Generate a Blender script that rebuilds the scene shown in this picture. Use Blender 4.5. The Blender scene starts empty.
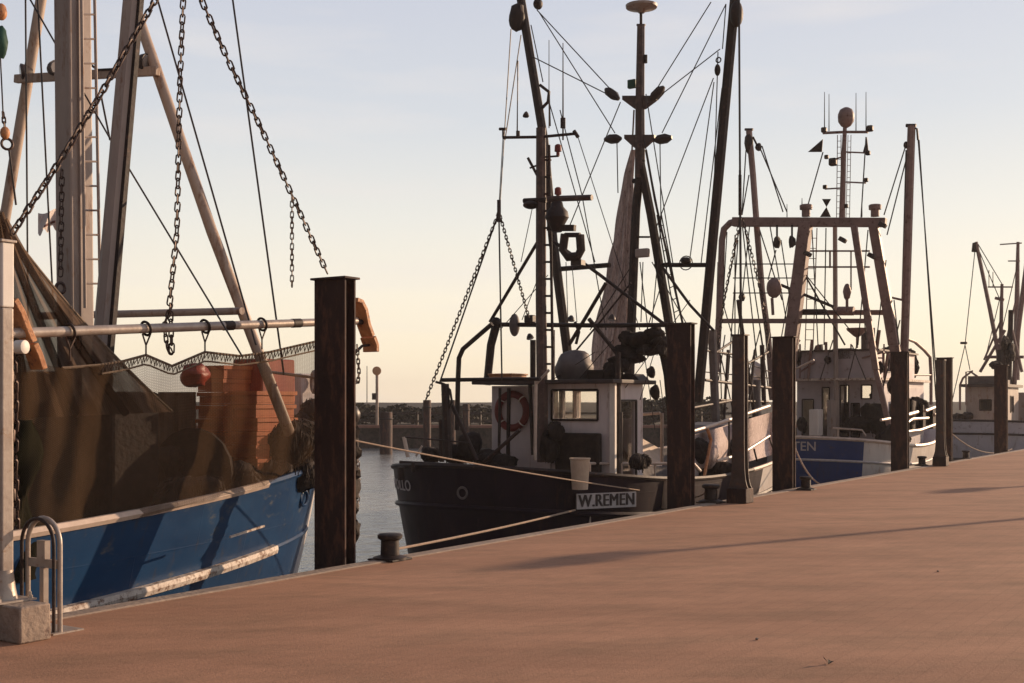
import bpy, math, random
from mathutils import Vector, Matrix, noise
random.seed(7)
R = math.radians
scn = bpy.context.scene
C = scn.collection

# ------------------------------------------------------------------ camera
FPX, HY, CX, CAMZ = 1200.0, 403.0, 512.0, 1.6
cam_d = bpy.data.cameras.new('camera'); cam = bpy.data.objects.new('camera', cam_d); C.objects.link(cam)
cam.location = (0, 0, CAMZ); cam.rotation_euler = (R(90), 0, 0)
cam_d.sensor_width = 36; cam_d.lens = 36 * FPX / 1024
cam_d.shift_y = (HY - 341.5) / 1024
cam_d.clip_start = .1; cam_d.clip_end = 6000
scn.camera = cam
scn.view_settings.view_transform = 'Standard'; scn.view_settings.look = 'None'
scn.view_settings.exposure = 0.06; scn.view_settings.gamma = 1

# ------------------------------------------------------------------ sky and sun
SUN_AZ = (0.83, 0.56); SUN_EL = 13.0
az = math.atan2(SUN_AZ[0], SUN_AZ[1])               # clockwise from +Y
world = bpy.data.worlds.new('World'); scn.world = world; world.use_nodes = True
nt = world.node_tree; nt.nodes.clear()
out = nt.nodes.new('ShaderNodeOutputWorld'); bg = nt.nodes.new('ShaderNodeBackground')
sky = nt.nodes.new('ShaderNodeTexSky'); sky.sky_type = 'NISHITA'; sky.sun_disc = False
sky.sun_elevation = R(SUN_EL); sky.sun_rotation = az
sky.dust_density = 3.0; sky.air_density = 1.0; sky.ozone_density = 1.0
tc = nt.nodes.new('ShaderNodeTexCoord'); sep = nt.nodes.new('ShaderNodeSeparateXYZ')
nt.links.new(tc.outputs['Generated'], sep.inputs[0])
ramp = nt.nodes.new('ShaderNodeValToRGB')
SKYR = [(0.0, (1.12, .95, .70)), (.04, (1.10, .96, .72)), (.09, (1.04, .95, .78)), (.15, (.90, .88, .81)), (.23, (.72, .75, .79)), (.34, (.62, .65, .75)), (.7, (.28, .29, .40))]
el = ramp.color_ramp.elements
el[0].position, el[0].color = SKYR[0][0], (*SKYR[0][1], 1)
el[1].position, el[1].color = SKYR[-1][0], (*SKYR[-1][1], 1)
for p_, c_ in SKYR[1:-1]:
    e = el.new(p_); e.color = (*c_, 1)
nt.links.new(sep.outputs['Z'], ramp.inputs[0])
mp = nt.nodes.new('ShaderNodeMapping'); mp.inputs['Scale'].default_value = (1.5, 1.5, 9); mp.inputs['Rotation'].default_value = (R(10), R(-14), 0)
nt.links.new(tc.outputs['Generated'], mp.inputs[0])
nz = nt.nodes.new('ShaderNodeTexNoise'); nz.inputs['Scale'].default_value = 2.2; nz.inputs['Detail'].default_value = 6
nt.links.new(mp.outputs[0], nz.inputs['Vector'])
cr = nt.nodes.new('ShaderNodeMapRange'); cr.inputs[1].default_value = .48; cr.inputs[2].default_value = .72; cr.inputs[3].default_value = 0; cr.inputs[4].default_value = .55
nt.links.new(nz.outputs[0], cr.inputs[0])
skm = nt.nodes.new('ShaderNodeMix'); skm.data_type = 'RGBA'; skm.blend_type = 'MIX'
skm.inputs[0].default_value = .9
sks = nt.nodes.new('ShaderNodeVectorMath'); sks.operation = 'SCALE'; sks.inputs['Scale'].default_value = .1
nt.links.new(sky.outputs[0], sks.inputs[0])
nt.links.new(sks.outputs[0], skm.inputs[6]); nt.links.new(ramp.outputs[0], skm.inputs[7])
cm = nt.nodes.new('ShaderNodeMix'); cm.data_type = 'RGBA'
cm.inputs[7].default_value = (.86, .80, .76, 1)
nt.links.new(cr.outputs[0], cm.inputs[0]); nt.links.new(skm.outputs[2], cm.inputs[6])
dp = nt.nodes.new('ShaderNodeVectorMath'); dp.operation = 'DOT_PRODUCT'; dp.inputs[1].default_value = (SUN_AZ[0], SUN_AZ[1], 0)
nt.links.new(tc.outputs['Generated'], dp.inputs[0])
mr_ = nt.nodes.new('ShaderNodeMapRange'); mr_.inputs[1].default_value = -.7; mr_.inputs[2].default_value = .35; mr_.inputs[3].default_value = .27; mr_.inputs[4].default_value = 1.0; mr_.interpolation_type = 'SMOOTHSTEP'
nt.links.new(dp.outputs['Value'], mr_.inputs[0])
dk = nt.nodes.new('ShaderNodeVectorMath'); dk.operation = 'SCALE'; nt.links.new(cm.outputs[2], dk.inputs[0]); nt.links.new(mr_.outputs[0], dk.inputs['Scale'])
nt.links.new(dk.outputs[0], bg.inputs[0]); bg.inputs[1].default_value = 1.0
nt.links.new(bg.outputs[0], out.inputs[0])
sl = bpy.data.lights.new('sun', 'SUN'); sl.energy = 5.0; sl.angle = R(.5); sl.color = (1.0, .70, .46)
so = bpy.data.objects.new('sun', sl); C.objects.link(so)
sd = Vector((SUN_AZ[0], SUN_AZ[1], 0)).normalized() * math.cos(R(SUN_EL)) + Vector((0, 0, math.sin(R(SUN_EL))))
so.rotation_euler = (-sd).to_track_quat('-Z', 'Y').to_euler(); so.location = (20, 20, 30)

# ------------------------------------------------------------------ quay coordinates (s along the quay, t out over the water, z up)
U = Vector((.5454, .8382, 0)).normalized(); N = Vector((-U.y, U.x, 0))
ANG = math.atan2(U.y, U.x)
d0 = CAMZ * FPX / (571.5 - HY)
Q0 = Vector(((316 - CX) / FPX * d0, d0, 0))
V = Vector
def W(p): return Q0 + U * p[0] + N * p[1] + V((0, 0, p[2]))
def P(px, py, t=None, s=None, z=None):
    """pixel -> quay coordinates on a known real plane"""
    r = V(((px - CX) / FPX, 1, (HY - py) / FPX)); o = V((0, 0, CAMZ)) - Q0
    if t is not None: d = (t - o.dot(N)) / r.dot(N)
    elif s is not None: d = (s - o.dot(U)) / r.dot(U)
    else: d = (z - CAMZ) / r.z
    w = o + r * d
    return V((w.dot(U), w.dot(N), w.z))
def L(px, w, p):  # pixel width -> metres at quay point p
    return px * W(p).y / FPX
HAZE = .0006
ZW = -1.05   # water level

# ------------------------------------------------------------------ materials
M = {}
def mat(name, c1, c2=None, scale=4.0, rough=.6, metal=0.0, bump=.0, stretch=(1, 1, 1), c3=None, c3amt=.5, bscale=None, spec=.4, lo=.35, hi=.65):
    m = bpy.data.materials.new(name); m.use_nodes = True; n = m.node_tree; b = n.nodes['Principled BSDF']
    b.inputs['Roughness'].default_value = rough; b.inputs['Metallic'].default_value = metal
    b.inputs['Specular IOR Level'].default_value = spec
    t = n.nodes.new('ShaderNodeTexCoord'); mpp = n.nodes.new('ShaderNodeMapping'); mpp.inputs['Scale'].default_value = stretch
    n.links.new(t.outputs['Object'], mpp.inputs[0])
    no = n.nodes.new('ShaderNodeTexNoise'); no.inputs['Scale'].default_value = scale; no.inputs['Detail'].default_value = 7; no.inputs['Roughness'].default_value = .65
    n.links.new(mpp.outputs[0], no.inputs['Vector'])
    rp = n.nodes.new('ShaderNodeValToRGB'); rp.color_ramp.elements[0].position = lo; rp.color_ramp.elements[1].position = hi
    rp.color_ramp.elements[0].color = (*c1, 1); rp.color_ramp.elements[1].color = (*(c2 or c1), 1)
    n.links.new(no.outputs[0], rp.inputs[0]); last = rp.outputs[0]
    if c3:
        n2 = n.nodes.new('ShaderNodeTexNoise'); n2.inputs['Scale'].default_value = scale * 2.3; n2.inputs['Detail'].default_value = 8; n2.inputs['Roughness'].default_value = .75
        n.links.new(mpp.outputs[0], n2.inputs['Vector'])
        mr = n.nodes.new('ShaderNodeMapRange'); mr.inputs[1].default_value = 1 - c3amt - .06 + .0; mr.inputs[2].default_value = 1 - c3amt + .06
        n.links.new(n2.outputs[0], mr.inputs[0])
        mx = n.nodes.new('ShaderNodeMix'); mx.data_type = 'RGBA'; mx.inputs[7].default_value = (*c3, 1)
        n.links.new(mr.outputs[0], mx.inputs[0]); n.links.new(last, mx.inputs[6]); last = mx.outputs[2]
    n.links.new(last, b.inputs['Base Color'])
    if bump:
        bp = n.nodes.new('ShaderNodeBump'); bp.inputs['Strength'].default_value = bump; bp.inputs['Distance'].default_value = .02
        n3 = n.nodes.new('ShaderNodeTexNoise'); n3.inputs['Scale'].default_value = bscale or scale * 4; n3.inputs['Detail'].default_value = 5
        n.links.new(t.outputs['Object'], n3.inputs['Vector']); n.links.new(n3.outputs[0], bp.inputs['Height']); n.links.new(bp.outputs[0], b.inputs['Normal'])
    M[name] = m; return m
mat('pile_steel', (.022, .010, .009), (.042, .018, .014), 3, .75, bump=.4, stretch=(1, 1, .3), c3=(.095, .04, .025), c3amt=.45)
mat('post_steel', (.06, .046, .042), (.10, .076, .068), 3, .6, bump=.2, c3=(.16, .08, .05), c3amt=.4)
mat('dark_metal', (.016, .009, .008), (.030, .016, .012), 5, .6, bump=.2, c3=(.10, .045, .03), c3amt=.38)
mat('rig_metal', (.022, .012, .010), (.042, .022, .017), 5, .6, bump=.2, c3=(.09, .04, .03), c3amt=.4)
mat('mast_brown', (.055, .034, .030), (.10, .062, .054), 4, .5, bump=.2, c3=(.16, .09, .07), c3amt=.42)
mat('gantry_paint', (.20, .13, .115), (.28, .185, .165), 3, .55, bump=.1, c3=(.10, .04, .03), c3amt=.4)
mat('mast_paint', (.30, .245, .22), (.40, .33, .29), 2.5, .5, bump=.12, stretch=(1, 1, .25), c3=(.20, .10, .06), c3amt=.4)
mat('mast_yellow', (.38, .29, .23), (.48, .37, .29), 2.5, .5, bump=.12, stretch=(1, 1, .25), c3=(.22, .11, .06), c3amt=.42)
mat('galvanised', (.34, .28, .24), (.46, .40, .35), 6, .42, .3, bump=.1, c3=(.28, .18, .12), c3amt=.38)
mat('chain_steel', (.035, .022, .018), (.08, .045, .035), 20, .5, .4)
mat('wire', (.04, .03, .026), (.06, .045, .04), 20, .5, .3)
mat('rope', (.27, .19, .14), (.38, .28, .21), 30, .85, bump=.5, bscale=80)
mat('rope_dark', (.14, .10, .07), (.22, .16, .11), 30, .9, bump=.5)
mat('hull_navy', (.011, .005, .011), (.020, .010, .018), 2, .5, spec=.18, bump=.25, stretch=(1, 1, .5), c3=(.04, .02, .022), c3amt=.36)
mat('hull_blue', (.005, .034, .10), (.010, .050, .13), 1.6, .38, bump=.08, stretch=(.6, .6, 1.4), c3=(.10, .11, .12), c3amt=.36)
mat('hull_royal', (.010, .034, .13), (.016, .045, .17), 1.6, .4, bump=.08, c3=(.07, .06, .08), c3amt=.36)
mat('hull_white', (.55, .50, .46), (.68, .62, .57), 2, .45, bump=.06, stretch=(1, 1, .4), c3=(.38, .22, .13), c3amt=.36)
mat('hull_grey', (.42, .38, .40), (.52, .47, .50), 2, .5, c3=(.16, .10, .08), c3amt=.36)
mat('antifoul', (.10, .09, .09), (.16, .14, .13), 3, .7)
mat('rub_rail', (.50, .42, .36), (.66, .58, .50), 5, .6, bump=.3, c3=(.16, .08, .05), c3amt=.46)
mat('cap_rail', (.46, .36, .29), (.60, .48, .40), 5, .4, bump=.1, c3=(.20, .12, .08), c3amt=.36)
mat('house_white', (.60, .53, .53), (.72, .65, .65), 2, .5, bump=.05, stretch=(1, 1, .35), c3=(.26, .15, .10), c3amt=.35)
mat('roof_dark', (.04, .028, .026), (.07, .05, .045), 3, .6)
mat('deck', (.10, .07, .05), (.15, .10, .075), 6, .8, bump=.3)
mat('dark_gear', (.018, .012, .010), (.04, .026, .02), 8, .85, bump=.8, bscale=18)
mat('tarp_grey', (.10, .085, .085), (.15, .125, .12), 5, .6, bump=.6, bscale=6)
mat('tarp_tan', (.44, .33, .24), (.56, .43, .32), 4, .7, bump=.5, bscale=8)
mat('sail_cloth', (.42, .33, .31), (.68, .57, .53), 7, .85, bump=1.0, bscale=10, stretch=(3, 3, .5), c3=(.12, .07, .06), c3amt=.42)
mat('sail_brown', (.10, .062, .036), (.17, .11, .066), 3, .95, bump=1.0, bscale=14)
mat('orange_plastic', (.46, .105, .025), (.60, .16, .04), 4, .5, c3=(.30, .10, .05), c3amt=.36)
mat('red_plastic', (.30, .035, .02), (.38, .06, .03), 4, .45)
mat('lifebuoy_red', (.16, .03, .025), (.24, .05, .04), 4, .6)
mat('shoe_rust', (.42, .17, .07), (.60, .28, .12), 6, .55, bump=.4, c3=(.22, .09, .05), c3amt=.42)
mat('white_paint', (.75, .70, .64), (.82, .78, .72), 6, .5)
mat('letter_grey', (.38, .34, .34), (.50, .45, .44), 12, .6, c3=(.25, .2, .2), c3amt=.34)
mat('letter_dark', (.03, .02, .02), (.05, .035, .03), 12, .6)
mat('concrete', (.26, .20, .16), (.36, .28, .22), 6, .9, bump=.6, c3=(.16, .11, .09), c3amt=.4)
mat('quay_wall', (.045, .033, .028), (.08, .058, .048), 2, .9, bump=.5, c3=(.02, .02, .014), c3amt=.45)
mat('plant_dark', (.014, .014, .007), (.028, .025, .013), 3, .9, bump=.5)
mat('grass_dry', (.07, .055, .03), (.12, .09, .05), .6, .95, bump=.3, c3=(.05, .045, .025), c3amt=.48)
mat('far_shore', (.20, .17, .15), (.27, .23, .20), .02, .95)
mat('float_black', (.02, .018, .018), (.04, .03, .03), 5, .45)
mat('float_green', (.01, .055, .035), (.015, .08, .05), 5, .5)
mat('flag_white', (.60, .52, .48), (.70, .62, .57), 5, .8)
mat('flag_dark', (.12, .05, .04), (.20, .08, .06), 5, .8)
mat('sign_orange', (.50, .25, .12), (.6, .30, .15), 5, .6)
mat('lamp_metal', (.03, .02, .018), (.05, .035, .03), 8, .5)
mat('brick_red', (.20, .10, .075), (.28, .14, .10), 2, .9)
def glass(name, col, rough=.08):
    m = bpy.data.materials.new(name); m.use_nodes = True; b = m.node_tree.nodes['Principled BSDF']
    b.inputs['Base Color'].default_value = (*col, 1); b.inputs['Roughness'].default_value = rough
    b.inputs['Transmission Weight'].default_value = 1; b.inputs['IOR'].default_value = 1.1; M[name] = m
glass('window_glass', (.92, .9, .86), .02)
m = bpy.data.materials.new('lens'); m.use_nodes = True; b = m.node_tree.nodes['Principled BSDF']
b.inputs['Base Color'].default_value = (.25, .22, .2, 1); b.inputs['Roughness'].default_value = .15; M['lens'] = m
def netmat(name, c1, c2, alpha, scale=38, fold=2.0):
    """knotted twine: a fine diamond mesh, open between the strands, denser in some swathes"""
    m = bpy.data.materials.new(name); m.use_nodes = True; n = m.node_tree; n.nodes.clear()
    o = n.nodes.new('ShaderNodeOutputMaterial'); d = n.nodes.new('ShaderNodeBsdfDiffuse'); tr = n.nodes.new('ShaderNodeBsdfTransparent'); mx = n.nodes.new('ShaderNodeMixShader')
    trl = n.nodes.new('ShaderNodeBsdfTranslucent'); add = n.nodes.new('ShaderNodeMixShader'); add.inputs[0].default_value = .35
    uv = n.nodes.new('ShaderNodeTexCoord')
    no = n.nodes.new('ShaderNodeTexNoise'); no.inputs['Scale'].default_value = fold; no.inputs['Detail'].default_value = 6
    mp = n.nodes.new('ShaderNodeMapping'); mp.inputs['Scale'].default_value = (2.2, 1, .35); mp.inputs['Rotation'].default_value = (0, R(12), 0)
    n.links.new(uv.outputs['Object'], mp.inputs[0]); n.links.new(mp.outputs[0], no.inputs['Vector'])
    rp = n.nodes.new('ShaderNodeValToRGB'); rp.color_ramp.elements[0].position = .35; rp.color_ramp.elements[1].position = .68
    rp.color_ramp.elements[0].color = (*c1, 1); rp.color_ramp.elements[1].color = (*c2, 1)
    n.links.new(no.outputs[0], rp.inputs[0]); n.links.new(rp.outputs[0], d.inputs[0]); n.links.new(rp.outputs[0], trl.inputs[0])
    w1 = n.nodes.new('ShaderNodeTexWave'); w1.inputs['Scale'].default_value = scale; w1.bands_direction = 'DIAGONAL'
    n.links.new(uv.outputs['UV'], w1.inputs[0])
    mp2 = n.nodes.new('ShaderNodeMapping'); mp2.inputs['Scale'].default_value = (-1, 1, 1); n.links.new(uv.outputs['UV'], mp2.inputs[0])
    w2 = n.nodes.new('ShaderNodeTexWave'); w2.inputs['Scale'].default_value = scale; w2.bands_direction = 'DIAGONAL'; n.links.new(mp2.outputs[0], w2.inputs[0])
    mxx = n.nodes.new('ShaderNodeMath'); mxx.operation = 'MAXIMUM'; n.links.new(w1.outputs['Fac'], mxx.inputs[0]); n.links.new(w2.outputs['Fac'], mxx.inputs[1])
    a = n.nodes.new('ShaderNodeMapRange'); a.inputs[1].default_value = .2; a.inputs[2].default_value = .95; a.inputs[3].default_value = alpha - .16; a.inputs[4].default_value = min(1, alpha + .16)
    n.links.new(mxx.outputs[0], a.inputs[0])
    a2 = n.nodes.new('ShaderNodeMath'); a2.operation = 'MULTIPLY_ADD'; a2.inputs[1].default_value = .5; 
    n.links.new(no.outputs[0], a2.inputs[0]); 
    sb = n.nodes.new('ShaderNodeMath'); sb.operation = 'SUBTRACT'; sb.inputs[1].default_value = .25; n.links.new(a.outputs[0], sb.inputs[0]); n.links.new(sb.outputs[0], a2.inputs[2]); a2.use_clamp = True
    n.links.new(d.outputs[0], add.inputs[1]); n.links.new(trl.outputs[0], add.inputs[2])
    n.links.new(a2.outputs[0], mx.inputs[0]); n.links.new(tr.outputs[0], mx.inputs[1]); n.links.new(add.outputs[0], mx.inputs[2]); n.links.new(mx.outputs[0], o.inputs[0])
    M[name] = m
netmat('net_brown', (.095, .060, .036), (.115, .074, .045), .46, 60, 1.2)
netmat('net_dark', (.09, .06, .042), (.24, .16, .11), .88, 60, 2.2)
netmat('net_green', (.014, .016, .010), (.035, .03, .02), .85)

def add_seams(name, rust):
    """welded plate seams and thin rust runs on a hull paint"""
    m = M[name]; n = m.node_tree; b = n.nodes['Principled BSDF']; t = n.nodes.new('ShaderNodeTexCoord')
    sp = n.nodes.new('ShaderNodeSeparateXYZ'); cb_ = n.nodes.new('ShaderNodeCombineXYZ'); n.links.new(t.outputs['Object'], sp.inputs[0]); n.links.new(sp.outputs['X'], cb_.inputs['X']); n.links.new(sp.outputs['Z'], cb_.inputs['Y'])
    br = n.nodes.new('ShaderNodeTexBrick'); br.inputs['Scale'].default_value = 1; br.inputs['Brick Width'].default_value = 1.9; br.inputs['Row Height'].default_value = .62; br.inputs['Mortar Size'].default_value = .009; br.inputs['Mortar Smooth'].default_value = .6
    n.links.new(cb_.outputs[0], br.inputs[0])
    bp = n.nodes.new('ShaderNodeBump'); bp.inputs['Strength'].default_value = .22; bp.inputs['Distance'].default_value = .005; n.links.new(br.outputs['Fac'], bp.inputs['Height'])
    dn = n.nodes.new('ShaderNodeTexNoise'); dn.inputs['Scale'].default_value = 1.4; dn.inputs['Detail'].default_value = 2; n.links.new(t.outputs['Object'], dn.inputs['Vector'])
    b2 = n.nodes.new('ShaderNodeBump'); b2.inputs['Strength'].default_value = .45; b2.inputs['Distance'].default_value = .06; n.links.new(dn.outputs[0], b2.inputs['Height']); n.links.new(bp.outputs[0], b2.inputs['Normal']); n.links.new(b2.outputs[0], b.inputs['Normal'])
    mp = n.nodes.new('ShaderNodeMapping'); mp.inputs['Scale'].default_value = (9, 9, .55); n.links.new(t.outputs['Object'], mp.inputs[0])
    no = n.nodes.new('ShaderNodeTexNoise'); no.inputs['Scale'].default_value = 1.3; no.inputs['Detail'].default_value = 5; n.links.new(mp.outputs[0], no.inputs['Vector'])
    mr = n.nodes.new('ShaderNodeMapRange'); mr.inputs[1].default_value = .60; mr.inputs[2].default_value = .74; mr.inputs[4].default_value = .55; n.links.new(no.outputs[0], mr.inputs[0])
    mx = n.nodes.new('ShaderNodeMix'); mx.data_type = 'RGBA'; mx.inputs[7].default_value = (*rust, 1); old = b.inputs['Base Color'].links[0].from_socket
    n.links.new(mr.outputs[0], mx.inputs[0]); n.links.new(old, mx.inputs[6]); n.links.new(mx.outputs[2], b.inputs['Base Color'])
for nm_, rc in (('hull_blue', (.05, .045, .05)), ('hull_navy', (.045, .02, .015)), ('hull_royal', (.05, .04, .05)), ('hull_white', (.30, .17, .10)), ('hull_grey', (.24, .17, .13)), ('house_white', (.34, .22, .16))): add_seams(nm_, rc)

# quay paving: worn red-brown clinker, long soft stains
def quay_mat():
    m = bpy.data.materials.new('quay_paving'); m.use_nodes = True; n = m.node_tree; b = n.nodes['Principled BSDF']; b.inputs['Roughness'].default_value = .85; b.inputs['Specular IOR Level'].default_value = .25
    t = n.nodes.new('ShaderNodeTexCoord')
    def noise_(scale, st, det=6, rg=.6):
        q0 = n.nodes.new('ShaderNodeMapping'); q0.inputs['Rotation'].default_value = (0, 0, ANG - R(8)); n.links.new(t.outputs['Object'], q0.inputs[0])
        q = n.nodes.new('ShaderNodeMapping'); q.inputs['Scale'].default_value = st; n.links.new(q0.outputs[0], q.inputs[0])
        x = n.nodes.new('ShaderNodeTexNoise'); x.inputs['Scale'].default_value = scale; x.inputs['Detail'].default_value = det; x.inputs['Roughness'].default_value = rg
        n.links.new(q.outputs[0], x.inputs['Vector']); return x
    big = noise_(.42, (.45, 1.5, 1), 8, .62); med = noise_(1.5, (.6, 1.5, 1), 8, .68); fine = noise_(45, (1, 1, 1), 4, .7)
    rp = n.nodes.new('ShaderNodeValToRGB'); rp.color_ramp.elements[0].position = .3; rp.color_ramp.elements[1].position = .7
    rp.color_ramp.elements[0].color = (.43, .225, .135, 1); rp.color_ramp.elements[1].color = (.62, .34, .21, 1)
    n.links.new(big.outputs[0], rp.inputs[0])
    m1 = n.nodes.new('ShaderNodeMix'); m1.data_type = 'RGBA'; m1.inputs[7].default_value = (.27, .17, .10, 1)
    r1 = n.nodes.new('ShaderNodeMapRange'); r1.inputs[1].default_value = .46; r1.inputs[2].default_value = .72; r1.inputs[4].default_value = .6
    n.links.new(med.outputs[0], r1.inputs[0]); n.links.new(r1.outputs[0], m1.inputs[0]); n.links.new(rp.outputs[0], m1.inputs[6])
    br = n.nodes.new('ShaderNodeTexBrick'); br.inputs['Scale'].default_value = 1; br.inputs['Brick Width'].default_value = .22; br.inputs['Row Height'].default_value = .11; br.inputs['Mortar Size'].default_value = .006
    br.inputs['Color1'].default_value = (1, 1, 1, 1); br.inputs['Color2'].default_value = (.84, .83, .82, 1); br.inputs['Mortar'].default_value = (.62, .60, .58, 1)
    n.links.new(t.outputs['Object'], br.inputs[0])
    m2 = n.nodes.new('ShaderNodeMix'); m2.data_type = 'RGBA'; m2.blend_type = 'MULTIPLY'; m2.inputs[0].default_value = .28
    n.links.new(m1.outputs[2], m2.inputs[6]); n.links.new(br.outputs[0], m2.inputs[7])
    gr = noise_(4.5, (.5, 1.3, 1), 8, .72); grr = n.nodes.new('ShaderNodeMapRange'); grr.inputs[1].default_value = .3; grr.inputs[2].default_value = .7; grr.inputs[3].default_value = .88; grr.inputs[4].default_value = 1.08; n.links.new(gr.outputs[0], grr.inputs[0])
    m25 = n.nodes.new('ShaderNodeVectorMath'); m25.operation = 'SCALE'; n.links.new(m2.outputs[2], m25.inputs[0]); n.links.new(grr.outputs[0], m25.inputs['Scale'])
    m3 = n.nodes.new('ShaderNodeMix'); m3.data_type = 'RGBA'; m3.blend_type = 'MULTIPLY'; m3.inputs[0].default_value = .35
    n.links.new(m25.outputs[0], m3.inputs[6]); n.links.new(fine.outputs[0], m3.inputs[7])
    n.links.new(m3.outputs[2], b.inputs['Base Color'])
    ad = n.nodes.new('ShaderNodeMath'); ad.operation = 'MULTIPLY_ADD'; ad.inputs[1].default_value = .35; n.links.new(med.outputs[0], ad.inputs[0]); n.links.new(fine.outputs[0], ad.inputs[2])
    bp = n.nodes.new('ShaderNodeBump'); bp.inputs['Strength'].default_value = .35; bp.inputs['Distance'].default_value = .012
    n.links.new(ad.outputs[0], bp.inputs['Height']); n.links.new(bp.outputs[0], b.inputs['Normal'])
    M['quay_paving'] = m
quay_mat()
def water_mat():
    m = bpy.data.materials.new('harbour_water'); m.use_nodes = True; n = m.node_tree; b = n.nodes['Principled BSDF']
    b.inputs['Base Color'].default_value = (.27, .265, .25, 1); b.inputs['Roughness'].default_value = .14; b.inputs['IOR'].default_value = 1.33
    t = n.nodes.new('ShaderNodeTexCoord')
    x = n.nodes.new('ShaderNodeTexNoise'); x.inputs['Scale'].default_value = 2.0; x.inputs['Detail'].default_value = 5; x.inputs['Roughness'].default_value = .6
    n.links.new(t.outputs['Object'], x.inputs['Vector'])
    bp = n.nodes.new('ShaderNodeBump'); bp.inputs['Strength'].default_value = .6; bp.inputs['Distance'].default_value = .16
    n.links.new(x.outputs[0], bp.inputs['Height']); n.links.new(bp.outputs[0], b.inputs['Normal']); M['harbour_water'] = m
water_mat()

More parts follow.
